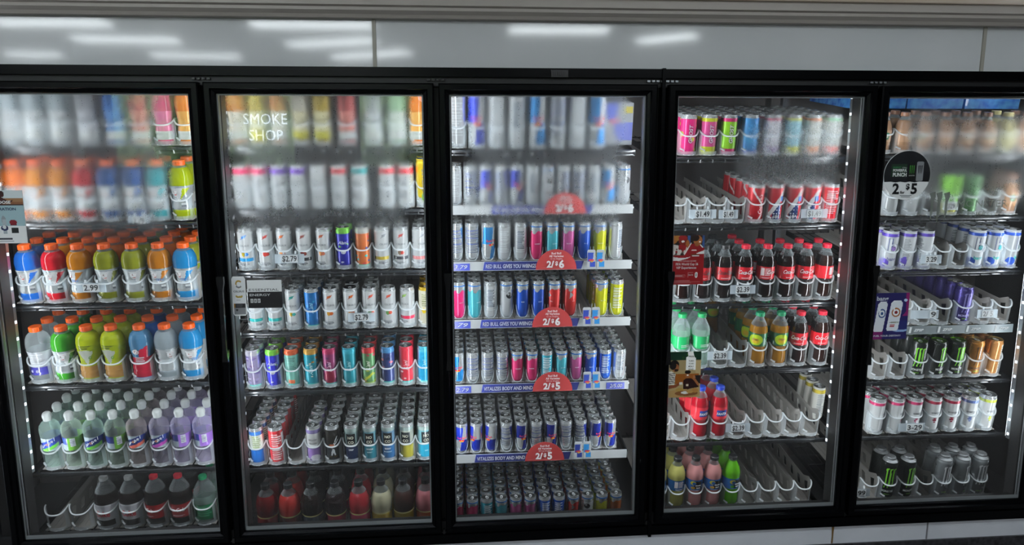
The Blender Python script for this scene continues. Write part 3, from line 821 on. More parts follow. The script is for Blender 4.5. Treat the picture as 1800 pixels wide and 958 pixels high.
for nm, look, a, b_, c in (('g_lilac', 'white can, lilac foot', '#d4d2da', '#9a8aa8', '#b05a70'), ('g_sky', 'pale blue can, yellow foot', '#9cc8d4', '#c8c850', '#c8cc60'), ('g_peach', 'white can, peach foot', '#d8dad4', '#c88a68', '#c07850'), ('g_rose', 'white can, rose foot', '#d8dcd8', '#b86a64', '#6a9a78')):
    cv = Cv(a, .2).band(0, .2, b_, .2).band(.86, .92, c, .2).band(.92, 1, SILVER, .8); can(nm, look, GR, GH, cv)

# cola cans
cv = Cv('#c01c28', .35); cv.put(np.abs(cv.U - .5 - .12 * np.sin(cv.V * 5)) < .02, '#e8e8e8', .2); cv.band(.92, 1, SILVER, .8)
can('c_red', 'red cola can', .0315, .143, cv, [T('Coca-Cola', .022, .48, .3, '#f0f0f0', .01, .4, True, .8, H=.143)])
cv = Cv('#b8202c', .35); cv.band(.05, .5, '#20305c', .2, .40, .56)
for i in range(4):
    for j in range(3): cv.ell(.42 + j * .06, .12 + i * .1, .014, .02, '#e8e8ea', .1)
cv.line(.3, .1, .62, .85, .04, '#dfe1e2', .1); cv.line(.62, .1, .8, .8, .03, '#dfe1e2', .1); cv.ell(.58, .62, .05, .08, '#3a68a8', .2); cv.band(.92, 1, SILVER, .8); cv.band(0, .04, SILVER, .7)
can('c_usa', 'red cola can, starry print', .0315, .143, cv, [T('USA', .013, .12, -.1, '#e8e8e8', .03, 0, H=.143)])
cv = Cv('#b8202c', .35); cv.fine(.2, .85, .38, .62, '#e8d8d8', 3, .1, 12); cv.band(.1, .5, '#20305c', .2, .66, .8); cv.band(.92, 1, SILVER, .8)
can('c_back', 'red cola can, printed side', .0315, .143, cv)

# black, purple and gold clawed cans, white lettered cans (rightmost door)
MR, MH = .0318, .150
def claws(cv, c, a=.1, v0=.30, v1=.82, us=(.435, .50, .565), wd=.014):
    rr_ = random.Random(5)
    for u in us:
        e = rr_.uniform(-.06, .06)
        cv.line(u, v1, u + .008, v0 + .1 + e, wd, c, a, .6); cv.line(u + .008, v0 + .14 + e, u - .012, v0 + e, wd * .55, c, a, .6)
        cv.line(u, v1, u + .03, v1 + .02, wd * .7, c, a, .6)
    return cv
m_t = lambda c, h=MH: [T('MONSTER', .0125, .19, 0, c, .03, 0, False, .9, H=h), T('ENERGY', .006, .12, 0, '#7fc043', .02, 0, H=h)]
can('m_green', 'black can, green claw mark', MR, MH, claws(Cv('#101512', .3), '#7fd03c'), m_t('#dfe3df'), lidcol='#6fae1c')
can('m_gold', 'gold brown can, dark claw', MR, MH, claws(Cv('#a8702e', .6).specks(14, ['#8c5a26', '#b8823a'], .08, .06, 3, .1, .9, .6), '#2c1c10'), m_t('#3a2412'), lidcol='#b89a60')
cv = Cv('#9a6a3a', .6); cv.band(.06, .9, '#c8c4b8', .3, .52, .75); cv.fine(.2, .85, .54, .72, '#5c5850', 3, .1, 10)
can('m_copper', 'copper can, pale printed panel', MR, MH, cv, (), lidcol='#b89a60')
can('m_purple', 'frosted purple can', MR, MH, claws(Cv('#3c3278', .6).specks(40, ['#4a4090', '#332a68'], .05, .03, 3, 0, 1, .6), '#8f88c8', .5), m_t('#b8b4dc'))
def bang(top, acc):
    cv = Cv('#dfe3e6', .15); cv.band(.86, .95, top, .3).band(0, .06, top, .3)
    cv.ell(.35, .16, .1, .12, top, .3); cv.fine(.2, .8, .75, .95, '#8b9093', 5, .1, 12)
    return cv
def crest(acc, word):
    return [T('b', .078, .44, 0, '#28335a', .055, 0, H=MH), T('b', .078, .44, 0, '#e4e8ea', .0, 0, H=MH, lift=.0004), T('o', .030, .50, .06, acc, .08, 0, H=MH, lift=.0008), T('bang', .019, .22, 0, word, .035, 0, H=MH)]
can('b_blue', 'white can, blue top, crest', MR, MH, bang('#2d4fa8', '#1f8f94'), crest('#1f8f94', '#1f9a94'))
can('b_purple', 'white can, purple top, crest', MR, MH, bang('#5a48a8', '#8a6ab0'), crest('#8a6ab0', '#5a5a78'))
cv = bang('#5a48a8', '#5a48a8'); cv.band(.06, .86, '#dfe3e6', .15, .36, .64); cv.fine(.2, .8, .38, .5, '#8b9093', 5, .1, 14); cv.ell(.42, .18, .05, .14, '#5a48a8', .3)
can('b_side', 'white can, purple top, small print', MR, MH, cv)
for nm, look, c in (('e_pink', 'white lettered can, pink collar', '#c83c6c'), ('e_red', 'white lettered can, crimson collar', '#b02c48'), ('e_navy', 'white lettered can, slate blue collar', '#55689c'), ('e_lime', 'white lettered can, lime collar', '#b0bc4c')):
    cv = Cv('#dde0e0', .15); cv.band(.82, .90, c, .2).band(.91, 1, SILVER, .8)
    cv.ell(.5, .40, .03, .02, c); cv.ell(.5, .345, .045, .03, c); cv.ell(.5, .29, .02, .02, c); cv.fine(.2, .8, .75, .95, '#8b9093', 5, .1, 12)
    can(nm, look, MR, MH, cv, [T('energy', .0155, .53, 0, '#3c4043', .012, 0, False, .85, H=MH)])
can('d_green', 'black bottle can, green claw, domed cap', .033, .172, claws(Cv('#0f1411', .3), '#7fd03c'), m_t('#b8bcb8', .172), dome=True, neck=.9)
can('d_silver', 'silver bottle can, grey claw, domed cap', .033, .172, claws(Cv('#8f9496', .6).specks(30, ['#a2a6a8', '#7d8284'], .05, .03, 3, 0, 1, .6), '#e0e3e4', .3), m_t('#3a3d40', .172), dome=True, neck=.9)
cv = Cv('#dcdcd4', .2).band(.84, .94, '#c8b43c', .4); cv.fine(.1, .8, .42, .62, '#8b9093', 5, .1, 12); can('f_gold', 'white can with gold rim', .027, .147, cv)

# ------------------------------------------------------------------ bottles
def bottle(name, look, R_, H, prof, drink, fill, cap, label=None, texts=(), sleeve=None, capr=.46, cap0=.93, opac=.9, empty=('#dfe8ea', .06), sport=False, seg=48, capname='cap'):
    """prof: (r fraction, z fraction); drink colour up to fill; label: (z0, z1, canvas)"""
    # dense profile
    P = []
    for (r0, z0), (r1, z1) in zip(prof, prof[1:]):
        n = max(1, int((z1 - z0) / (.02 if sleeve is None else .011)))
        for i in range(n):
            t = i / n; P.append((r0 + (r1 - r0) * t, z0 + (z1 - z0) * t))
    P.append(prof[-1])
    if sleeve is not None: seg = 80
    body = MB(); b = 0; rows = [(r * R_, z * H) for r, z in P]
    body.lathe(rows, seg, None, True, True)
    m = len(rows)
    for i in range(m - 1):
        zz = (rows[i][1] + rows[i + 1][1]) / 2 / H
        col = rgb(drink, opac) if zz < fill else rgb(*empty)
        for k in range(seg): body.c[i * seg + k] = sleeve.at((k + .5) / seg, zz / prof[-1][1]) if sleeve is not None and zz < fill else col
    body.c[-1] = rgb(*empty); body.c[-2] = rgb(drink, opac)
    out = [('bottle_body', body.mesh('bottle_body', M_PET, True))]
    def rad(z):
        for (r0, a), (r1, c) in zip(prof, prof[1:]):
            if a <= z <= c: return r0 + (r1 - r0) * ((z - a) / max(c - a, 1e-6))
        return 1
    if label:
        z0, z1, cv = label
        lp = []
        for i in range(41):
            z = z0 + (z1 - z0) * i / 40; lp.append((rad(z) * R_ + .0006, z * H))
        out.append(('label', MB().lathe(lp, 96, cv, False, False).mesh('label', M_CAN, True)))
    c = MB().color(cap)
    if sport:
        c.lathe([(.40 * R_, .845 * H), (.42 * R_, .85 * H), (.42 * R_, .895 * H), (.46 * R_, .897 * H), (.46 * R_, .91 * H), (.44 * R_, .95 * H), (.36 * R_, .98 * H), (.2 * R_, .997 * H), (.001, H)], 24, None, True, False)
        for i in range(10):
            a = 2 * PI * i / 10; M = Matrix.Rotation(a, 4, 'Z') @ Matrix.Translation((0, -.445 * R_, .925 * H)) @ Matrix.Rotation(-.15, 4, 'X')
            c.box(-.0012, .0012, -.001, .001, -.014 * H, .03 * H, M)
    else:
        c.lathe([(capr * R_, cap0 * H), (capr * R_ * 1.03, (cap0 + .004) * H), (capr * R_ * 1.03, (cap0 + .012) * H), (capr * R_, (cap0 + .016) * H), (capr * R_, .99 * H), (capr * R_ * .92, H), (.001, H)], 24, None, True, False)
        for i in range(18):
            a = 2 * PI * i / 18; M = Matrix.Rotation(a, 4, 'Z') @ Matrix.Translation((0, -capr * R_, (cap0 + 1) / 2 * H))
            c.box(-.0007, .0007, -.0007, .0007, -(.98 - cap0) / 2 * H, (.98 - cap0) / 2 * H, M)
    out.append((capname, c.mesh(capname, M_PLAS, False)))
    if texts:
        tx = MB()
        for a in texts: a(tx, lambda zf: max(rad(zf), rad(zf + .05)) * R_ + .0008)
        out.append(('printed_lettering', tx.mesh('printed_lettering', M_LABEL)))
    V[name] = (out, R_, look, 'drink_bottle')

SPORT = [(.80, 0), (.92, .015), (.98, .05), (.99, .12), (.95, .16), (.98, .20), (.92, .27), (.86, .34), (.88, .38), (.86, .42), (.93, .50), (.99, .57), (.97, .585), (1.0, .62), (1.0, .70), (.93, .78), (.80, .84), (.60, .88), (.47, .895), (.46, .92)]
G_R, G_H = .0415, .207
def glabel(c, logo='#c8402c', bg=None):
    cv = Cv(c, .05, 108, 60)
    base = '#b9bfc0' if bg is None else bg
    cv.d[:] = rgb(base, .55)
    cv.band(.93, 1, '#8f9698', .2); cv.band(0, .05, c, .1)
    cv.poly([(.38, .9), (.62, .92), (.50, .35)], '#e2e5e5', .05); cv.poly([(.56, .9), (.66, .9), (.50, .42)], c, .1)
    cv.ell(.44, .70, .05, .13, '#e8eaea'); cv.ell(.44, .70, .03, .08, logo); cv.poly([(.43, .70), (.47, .82), (.45, .62)], '#d8342c')
    cv.fine(.1, .5, .55, .68, '#6f7678', 4, .1, 8); cv.band(.18, .34, '#dfe2e2', .05, .52, .58); cv.fine(.18, .34, .52, .58, '#3a3d40', 2, .1, 4)
    return cv
for nm, look, c, o_ in (('ga_orange', 'orange sports drink bottle', '#c45f10', .92), ('ga_amber', 'amber yellow sports drink bottle', '#cc7c08', .92), ('ga_red', 'red sports drink bottle', '#b01824', .9), ('ga_navy', 'dark blue sports drink bottle', '#1c4680', .92),
        ('ga_blue', 'blue sports drink bottle', '#1c5cb0', .88), ('ga_teal', 'teal sports drink bottle', '#1f9098', .92), ('ga_lime', 'lime yellow sports drink bottle', '#a8b818', .9), ('ga_olive', 'olive yellow sports drink bottle', '#7f8420', .9),
        ('ga_green', 'green sports drink bottle', '#2f7c1e', .9), ('ga_sky', 'light blue sports drink bottle', '#2784bc', .88), ('ga_white', 'cloudy white sports drink bottle', '#9aa6ac', .7), ('ga_tan', 'pale orange sports drink bottle', '#b06c14', .9)):
    bottle(nm, look, G_R, G_H, SPORT, c, .88, '#e05a12', (.14, .58, glabel(c)), [T('G', .030, .44, -.40, '#ececec', .07, .25, H=G_H)] + ([T('ZERO', .011, .36, .08, '#3f6fa8', .03, 0, H=G_H)] if nm in ('ga_sky', 'ga_tan') else []), capr=.50, cap0=.915, opac=o_)
cvp = Cv('#b8bcc0', .2); cvp.band(.0, .34, '#2c2a6c', .1); cvp.fine(.4, .9, .4, .62, '#e6e8ea', 3, .1, 8); cvp.ell(.42, .16, .02, .06, '#c8c8e0'); cvp.ell(.5, .16, .02, .06, '#c8c8e0')
bottle('ga_clear', 'clear bottle, purple lower label', G_R, G_H, SPORT, '#8d9498', .60, '#e05a12', (.14, .58, cvp), capr=.50, cap0=.915, opac=.45)
sl = Cv('#b6c41e', .95); sl.band(.07, .30, '#b88a4c', .97); sl.band(0, .06, '#a8c028', .95); sl.poly([(.36, .62), (.62, .68), (.5, .34)], '#c8ccc0', .95); sl.specks(16, ['#c8643c', '#a8763c', '#c4a068'], .03, .015, 4, .08, .3, .96); sl.fine(.66, .74, .4, .6, '#5f6c20', 2, .95, 2); sl.specks(20, ['#c4d02c', '#a4b41c'], .05, .03, 9, .65, 1, .95)
bottle('ga_sleeve', 'lime sleeved sports drink bottle', G_R, G_H, SPORT, '#b6c41e', .90, '#e05a12', None, [T('G', .016, .42, .3, '#5f8f28', .03, .25, H=G_H)], sleeve=sl, capr=.50, cap0=.915)
sl = Cv('#4a7ca0', .96); sl.band(0, .46, '#b82038', .96); sl.band(0, .05, '#3a78c8', .96); sl.poly([(.36, .75), (.5, .5), (.36, .46)], '#4a7ca0', .96); sl.poly([(.5, .62), (.64, .7), (.64, .4), (.5, .46)], '#b82038', .96); sl.ell(.46, .58, .05, .06, '#dfe4e6', .96); sl.ell(.46, .58, .03, .035, '#c83a30', .96); sl.fine(.33, .48, .44, .6, '#e4dce0', 3, .96, 4)
bottle('ga_redblue', 'blue and red sleeved bottle', G_R, G_H, SPORT, '#4a7ca0', .90, '#e05a12', None, [T('G', .022, .515, -.25, '#ececec', .06, .25, H=G_H)], sleeve=sl, capr=.50, cap0=.915)

# water bottles with white sport caps
PROP = [(.78, 0), (.92, .012), (.98, .05), (.97, .12), (.90, .18), (.90, .26), (.98, .33), (.99, .36), (.96, .40), (.96, .55), (1.0, .62), (.99, .70), (.90, .76), (.66, .81), (.44, .835), (.40, .86)]
P_R, P_H = .0352, .222
def plabel(c2, back=False):
    cv = Cv('#9fb0b4', .0, 108, 60); cv.d[..., 3] = 0; cv.d[:] = rgb('#b8c4c8', 0)
    s_ = cv.U * 0
    for k in (0, 1):
        d_ = cv.V - .50 - 1.2 * (cv.U - .5) * (1 if True else 1)
        m = (cv.U > .36) & (cv.U < .64)
    cv.put(np.ones_like(cv.U, bool), c2, 0)
    d_ = cv.V - .56 - 1.6 * (cv.U - .5)
    cv.put((d_ > -.26) , '#22347c'); cv.put(d_ > .26, '#9eacb2'); cv.put(d_ < -.52, '#a8b8bc')
    cv.put((cv.U < .33) | (cv.U > .67), '#22347c')
    if back:
        cv.put(np.ones_like(cv.U, bool), '#26367c'); cv.put(cv.U > .48, c2); cv.band(.3, .95, '#dfe4ea', 0, .52, .60); cv.fine(.35, .9, .52, .60, '#8a8fa0', 3, 0, 7); cv.put((cv.V < .45) & (cv.U < .48), '#8b98a0')
    return cv
def pword(mb, r):
    for i, ch in enumerate('propel'):
        th = -.62 + i * .25
        wrap_text(mb, ch, .0185, r(.46), P_H * (.40 + .022 * i), th, '#eef1f4' if ch != 'o' else '#f0a878', .02, 0)
for nm, look, tint, c2, bk in (('pr_green', 'clear water bottle, green label', '#c4ddd4', '#5fae3c', False), ('pr_greenback', 'clear water bottle, green printed side', '#c0d2c4', '#6fae3c', True), ('pr_coral', 'clear water bottle, coral label', '#d2c8c8', '#d86a58', False),
        ('pr_magenta', 'clear water bottle, magenta label', '#ccc6d8', '#b84ab0', False), ('pr_violet', 'clear water bottle, violet printed side', '#cac4dc', '#a878d8', True)):
    bottle(nm, look, P_R, P_H, PROP, tint, .84, '#d3d8d6', (.34, .57, plabel(c2, bk)), [] if bk else [pword], sport=True, opac=.10, capname='sport_cap')

# cola shaped bottles
COLA = [(.70, 0), (.86, .01), (.95, .04), (.99, .10), (.98, .18), (.90, .27), (.88, .32), (.95, .375), (.96, .38), (.96, .62), (.97, .64), (.93, .70), (.78, .78), (.56, .85), (.40, .90), (.37, .92), (.37, .935)]
K_R, K_H = .0362, .216
def clabel(c, seed=0):
    cv = Cv(c, .05, 108, 44); cv.band(.92, 1, c); cv.fine(.08, .2, .42, .62, '#e8dada', 3, .0, 2)
    if seed == 1: cv.band(.3, .9, '#e8e0e0', 0, .40, .46); cv.fine(.3, .9, .47, .6, '#e8dada', 7, 0, 6)
    return cv
cola_t = lambda H, z, s=.022, th=0, c='#f2f2f2': [T('Coca-Cola', s, z, th, c, .022, .45, False, .66, H=H)]
bottle('k_cola', 'cola bottle, red label and cap', K_R, K_H, COLA, '#140a08', .80, '#d8203a', (.385, .62, clabel('#c01c28')), cola_t(K_H, .49), opac=.97)
bottle('k_colaside', 'cola bottle, label turned sideways', K_R, K_H, COLA, '#140a08', .80, '#d8203a', (.385, .62, clabel('#b81e28', 1)), cola_t(K_H, .49, .022, .9), opac=.97)
bottle('k_zero', 'cola bottle, black cap', K_R, K_H, COLA, '#120a09', .80, '#141414', (.385, .62, clabel('#b01c24')), cola_t(K_H, .49, .022, 0, '#1c0c0c'), opac=.97)
lb = Cv('#1f9c58', .05, 108, 44); lb.fine(.1, .35, .42, .62, '#e4f2ea', 3, 0, 3); lb.band(.08, .3, '#e4f2ea', 0, .56, .62)
bottle('k_lime', 'clear soda bottle, green label', K_R, K_H, COLA, '#b8d4c8', .72, '#1c9c58', (.36, .60, lb), opac=.35)
lb = Cv('#1f5a38', .05, 108, 44); lb.ell(.50, .5, .12, .42, '#b8d428'); lb.ell(.50, .42, .07, .2, '#e0b828'); lb.fine(.1, .5, .66, .75, '#dfe8e0', 4, 0, 4)
bottle('k_ginger', 'amber soda bottle, dark green label', K_R, K_H, COLA, '#9a6a1e', .76, '#1f9c68', (.38, .63, lb), [T('Ginger', .011, .50, 0, '#3a2a10', .01, .3, False, .9, H=K_H)], opac=.85)
lb = Cv('#d8303c', .05, 108, 44); lb.band(.25, .75, '#243f94', 0, .42, .60); lb.specks(10, ['#e85a48', '#c82838'], .06, .1, 3, 0, 1, 0); lb.band(.25, .75, '#243f94', 0, .41, .60)
bottle('k_fruit', 'red soda bottle, blue cap', K_R, K_H, COLA, '#a80c20', .80, '#2446c0', (.385, .63, lb), [T('FANTA', .015, .475, 0, '#f2f2f4', .03, 0, False, .85, H=K_H)], opac=.88)
def lemon(c, accent):
    lb = Cv('#2f6cb4', .05, 108, 44); lb.band(.12, .88, '#17191c', 0, .46, .60); lb.ell(.44, .7, .05, .2, '#e0d02c'); lb.ell(.455, .66, .035, .14, '#2f6cb4'); lb.ell(.44, .25, .04, .14, accent); return lb
lt = [T('Minute', .0085, .455, .2, '#f0f0f0', .03, 0, H=K_H), T('Maid', .0085, .405, .2, '#f0f0f0', .03, 0, H=K_H)]
bottle('l_yellow', 'pale lemonade bottle, blue label', K_R, K_H, COLA, '#bcb868', .86, '#1a1b1d', (.36, .58, clabel('#2f74b8', 1)), (), opac=.9)
bottle('l_pink', 'pink lemonade bottle, black lettered label', K_R, K_H, COLA, '#c88a88', .86, '#1a1b1d', (.36, .58, lemon('', '#d8a848')), lt, opac=.9)
bottle('l_green', 'bright green juice bottle, black cap', K_R, K_H, COLA, '#64b81c', .90, '#1a1b1d', (.36, .58, lemon('', '#58b83c')), lt, opac=.92)
# one litre bottles
LITRE = [(.80, 0), (.93, .01), (.99, .05), (1, .12), (1, .50), (.98, .56), (.90, .66), (.74, .76), (.52, .85), (.36, .90), (.33, .935)]
D_R, D_H = .0435, .200
bottle('d_diet', 'large diet cola bottle, silver label', D_R, D_H, LITRE, '#140b09', .70, '#a9abab', (.17, .50, Cv('#a8a8ac', .1).band(.9, 1, '#c0c0c4', .1)), [T('Coke', .034, .25, -.15, '#c01c30', .03, 0, False, .75, H=D_H)], capr=.34, opac=.97)
bottle('d_cola', 'large cola bottle, red label', D_R, D_H, LITRE, '#140b09', .70, '#d8203a', (.17, .46, clabel('#9c1c22')), [T('Coca-Cola', .024, .30, -.25, '#e8e2e2', .01, .4, False, .7, H=D_H)], capr=.34, opac=.97)
lb = Cv('#1c7a4c', .05, 108, 44); lb.fine(.2, .8, .4, .62, '#4aa878', 3, 0, 4)
bottle('d_lime', 'large clear soda bottle, green cap', D_R, .19, LITRE, '#8fa8a0', .60, '#1c9460', (.10, .44, lb), capr=.34, opac=.4)
BULB = [(.86, 0), (.96, .01), (1, .05), (1, .32), (.97, .36), (1.0, .42), (1.03, .52), (.99, .62), (.86, .72), (.64, .80), (.42, .86), (.36, .90), (.36, .925)]
B_R, B_H = .0405, .200
for nm, look, c, lc in (('j_wine', 'dark red iced tea bottle', '#6e1418', '#8c1c20'), ('j_red', 'coral red iced tea bottle', '#b83430', '#5c1c1c'), ('j_black', 'near black iced tea bottle', '#1c1210', '#2c3848'), ('j_maroon', 'dark tea bottle, crimson label', '#1c0e10', '#8c1c34'),
        ('j_rose', 'red tea bottle, pink label', '#a82c34', '#b83a5c'), ('j_cream', 'pale lemonade iced tea bottle', '#a8a488', '#b89a20'), ('j_brown', 'brown iced tea bottle', '#3a241e', '#8c7a20'), ('j_pink', 'pink iced tea bottle', '#b06a70', '#a8502c')):
    lb = Cv(lc, .05, 108, 44); lb.specks(12, [lc, '#2a2a2e'], .06, .12, 5, 0, 1, 0); lb.band(.94, 1, '#c8c080')
    bottle(nm, look, B_R, B_H, BULB, c, .78, '#17181a', (.04, .36, lb), [T('Brisk', .018, .13, .1, '#d8d8d0', .03, .2, False, .9, H=B_H)] if nm in ('j_red', 'j_maroon', 'j_brown') else (), capr=.40, cap0=.90, opac=.9)
# frosted looking juice bottles on the top shelves
for nm, look, c, lc, cp in (('f_clear', 'clear bottle, white label', '#aab4b8', '#d5d9da', '#d8dcdd'), ('f_blue', 'blue drink bottle, white cap', '#2f6cb4', '#3a78b8', '#d8dcdd'), ('f_pink', 'pink drink bottle, white cap', '#d8407c', '#d86898', '#d8dcdd'), ('f_orange', 'orange drink bottle, white cap', '#e07a2a', '#e0a050', '#d8dcdd'),
        ('f_red', 'red drink bottle, white label', '#a84a48', '#b86a60', '#8c3028'), ('f_yellow', 'yellow drink bottle, white label', '#b8a040', '#d8d0a0', '#c8702c'), ('f_amber', 'amber drink bottle, pale label', '#b8783c', '#dfd8c8', '#a8502c'),
        ('f_white', 'milky white drink bottle', '#c4c0b0', '#d8d0a8', '#a8583c'), ('f_green', 'pale green drink bottle', '#7f9c80', '#cfd8d0', '#8fa090'), ('f_grey', 'grey drink bottle', '#8a8c90', '#a8aab0', '#c8ccd0')):
    lb = Cv(lc, .1); lb.band(0, .3, '#dfe2e0' if nm not in ('f_white', 'f_yellow') else '#d0c83a', .1)
    bottle(nm, look, .034, .205, SPORT, c, .88, cp, (.08, .56, lb), capr=.5, cap0=.915, opac=.85)
lb = Cv('#b08a6c', .1, 108, 44); lb.ell(.5, .6, .06, .25, '#2c5c48'); lb.ell(.5, .6, .03, .12, '#d8d0c0'); lb.band(0, .2, '#8c6a4c')
bottle('s_brown', 'brown iced coffee bottle', .033, .150, LITRE, '#8c6c54', .80, '#6a4a38', (.20, .56, lb), capr=.5, cap0=.9, opac=.95)
bottle('s_cream', 'cream iced coffee bottle', .033, .150, LITRE, '#b8b080', .80, '#a8a070', (.20, .56, Cv('#d0cc98', .1)), capr=.5, cap0=.9, opac=.95)
cv = Cv('#7ac030', .3).band(0, .3, '#d8d020', .3); can('s_lime', 'lime and yellow can', MR, MH, cv)
cv = Cv('#4c7a48', .3); can('s_green', 'green can', MR, MH, cv)
cv = Cv('#b4b8b8', .5); can('s_grey', 'grey silver can', MR, MH, cv)

# ------------------------------------------------------------------ filling the shelves
NTH = ('front', 'second', 'third', 'fourth', 'fifth', 'sixth', 'seventh', 'eighth')
NUM = ('first', 'second', 'third', 'fourth', 'fifth', 'sixth', 'seventh', 'eighth', 'ninth', 'tenth', 'eleventh', 'twelfth')
DN = {1: 'leftmost', 2: 'second', 3: 'middle', 4: 'fourth', 5: 'rightmost'}
def place(key, x, var, k, lane, vfix=None, spin=0.0):
    parts, r, look, kind = V[var]
    d, sh = int(key[0]), int(key[2]) - 1
    v = vfix if vfix is not None else r + .008 + k * (2 * r + .002)
    M = frame(ROWZ[key]) @ Matrix.Translation((x, v, .0052)) @ Matrix.Rotation(spin, 4, 'Z')
    if k == 0: lab = '%s, front of %s lane, %s shelf, %s door' % (look, NUM[lane], shelf_word(sh, NSH[d]), DN[d])
    else: lab = '%s, %s back in %s lane, %s shelf, %s door' % (look, NTH[k], NUM[lane], shelf_word(sh, NSH[d]), DN[d])
    t = thing(kind, lab, 'can' if kind.endswith('can') else 'bottle', M, '%s on the %s shelf of the %s door' % ('cans' if kind.endswith('can') else 'bottles', shelf_word(sh, NSH[d]), DN[d]))
    for n, me in parts:
        if k > 0 and n == 'printed_lettering': continue
        link(n, me, t)

# each row: track width, clear cups?, lanes of (x, variant or None, how many deep, spin)
R_ = {}
R_['1.1'] = (.084, 0, [(-1.863, 'f_clear', 2), (-1.778, 'f_clear', 2), (-1.695, 'f_clear', 2), (-1.60, 'f_grey', 2), (-1.508, 'f_blue', 2), (-1.424, 'f_red', 2), (-1.345, 'f_pink', 2), (-1.268, 'f_orange', 2)])
R_['1.2'] = (.0775, 0, [(-1.868, 'ga_orange', 2), (-1.789, 'ga_amber', 2), (-1.710, 'ga_amber', 2), (-1.630, 'ga_red', 2), (-1.548, 'ga_navy', 2), (-1.463, 'ga_navy', 2), (-1.383, 'ga_teal', 2), (-1.303, 'ga_lime', 2)])
R_['1.3'] = (.088, 0, [(-1.859, 'ga_blue', 4, .2), (-1.767, 'ga_red', 4, .25), (-1.679, 'ga_tan', 4, -.4), (-1.587, 'ga_olive', 4, .5), (-1.491, 'ga_olive', 4, .6), (-1.400, 'ga_tan', 4, .1), (-1.311, 'ga_sky', 4, 0)])
R_['1.4'] = (.088, 0, [(-1.853, 'ga_clear', 3), (-1.764, 'ga_green', 3, .5), (-1.677, 'ga_sleeve', 3, .1), (-1.590, 'ga_sleeve', 3, -.1), (-1.490, 'ga_redblue', 3, 0), (-1.400, 'ga_white', 3, 1.0), (-1.312, 'ga_sky', 3, .5)])
R_['1.5'] = (.076, 0, [(-1.843, 'pr_green', 4, .1), (-1.766, 'pr_greenback', 4, 0), (-1.688, 'pr_green', 4, .1), (-1.610, 'pr_greenback', 4, .3), (-1.532, 'pr_coral', 4, 0), (-1.449, 'pr_magenta', 4, 0), (-1.371, 'pr_violet', 4, .1), (-1.291, 'pr_violet', 4, 0)])
R_['1.6'] = (.088, 0, [(-1.852, None, 0), (-1.762, None, 0), (-1.670, 'd_diet', 3, 0), (-1.579, 'd_diet', 3, .1), (-1.487, 'd_cola', 3, -.6), (-1.397, 'd_cola', 3, 0), (-1.306, 'd_lime', 2, .2)])
R_['2.1'] = (.072, 0, [(-1.091, 'f_amber', 2), (-1.017, 'f_yellow', 2), (-.942, 'f_amber', 2), (-.868, 'f_white', 2), (-.794, 'f_yellow', 2), (-.706, 'f_red', 2), (-.615, 'f_grey', 2), (-.530, 'f_green', 2), (-.452, 'f_orange', 2)])
R_['2.2'] = (.064, 0, [(-1.087, 'w_pink', 2), (-1.022, 'w_pink', 2), (-.955, 'w_purple', 2), (-.887, 'w_purple', 2), (-.816, 'w_white', 2), (-.742, 'w_red', 2), (-.670, 'w_teal', 2), (-.570, 'w_red', 2, .3), (-.502, 'w_red', 2), (-.434, 'w_kick', 2)])
R_['2.3'] = (.069, 0, [(-1.087, 'ce_blue', 2), (-1.017, 'ce_red', 1, .2), (-.949, 'ce_orange', 1, -.2), (-.878, 'ce_dred', 1), (-.807, 'ce_peach', 2, -.2), (-.735, 'al_navy', 2), (-.666, 'al_orange', 2), (-.596, 'ce_yellow', 3, .4), (-.526, 'ce_black', 3, .1), (-.457, 'ce_pink', 3, .5)])
R_['2.4'] = (.069, 0, [(-1.066, 'ce_teal', 2, .9), (-.997, 'ce_teal', 2, .2), (-.929, 'ce_flame', 3), (-.860, 'al_aqua', 3), (-.792, 'ce_citrus', 3), (-.718, 'ce_lid', 2, .2), (-.648, 'ce_green', 3, .3), (-.577, 'ce_green', 1, .1), (-.507, 'ce_crimson', 1, -.4), (-.438, 'ce_gold', 3)])
R_['2.5'] = (.0695, 0, [(-1.086, 'al_lilac', 3), (-1.014, 'al_navy', 3), (-.944, 'al_mint', 3), (-.873, 'al_teal', 3), (-.804, 'al_wine', 3), (-.731, 'al_cyan', 3), (-.659, 'al_melon', 3), (-.588, 'al_night', 3), (-.518, 'al_red', 3), (-.448, 'al_sky', 3)])
R_['2.6'] = (.0695, 0, [(-1.092, 't_white', 5, .3), (-1.020, 't_red', 6, .2), (-.948, None, 0), (-.878, 't_mellow', 4), (-.808, 't_feather', 5, .2), (-.735, 't_drip', 6), (-.665, 't_teal', 6), (-.595, 't_blue', 6), (-.524, 't_olive', 6, -.1), (-.455, 't_cyan', 6, .3)])
R_['2.7'] = (.0, 0, [(-1.072, 'j_wine', 3), (-.986, 'j_red', 3, .3), (-.900, 'j_black', 3), (-.808, 'j_maroon', 3, -.2), (-.716, 'j_rose', 3), (-.629, 'j_cream', 3), (-.543, 'j_brown', 3), (-.455, 'j_pink', 3)])
R_['3.1'] = (.068, 0, [(-.310, 'rb_white_x', 2), (-.238, 'rb_blue_x', 2), (-.166, 'rb_white_x', 2), (-.092, 'rb_silver_x', 2), (-.016, 'rb_sky_x', 2), (.058, 'rb_blueback_x', 2), (.131, 'rb_white_x', 2), (.204, 'rb_sky_x', 2, .2)])
cl = [-.322 + .0574 * i for i in range(12)]
R_['3.2'] = (.0572, 1, [(x, v, 2, s) for x, v, s in zip(cl, ('rb_whites', 'rb_blueback', 'rb_blue', 'rb_blueback', 'rb_blue', 'rb_silver', 'rb_dark', 'rb_blueback', 'rb_blueback', 'rb_silver', 'rb_sky', 'rb_dark'), (0, .4, .6, -.5, .3, 0, .3, .8, .2, 0, 0, .4))])
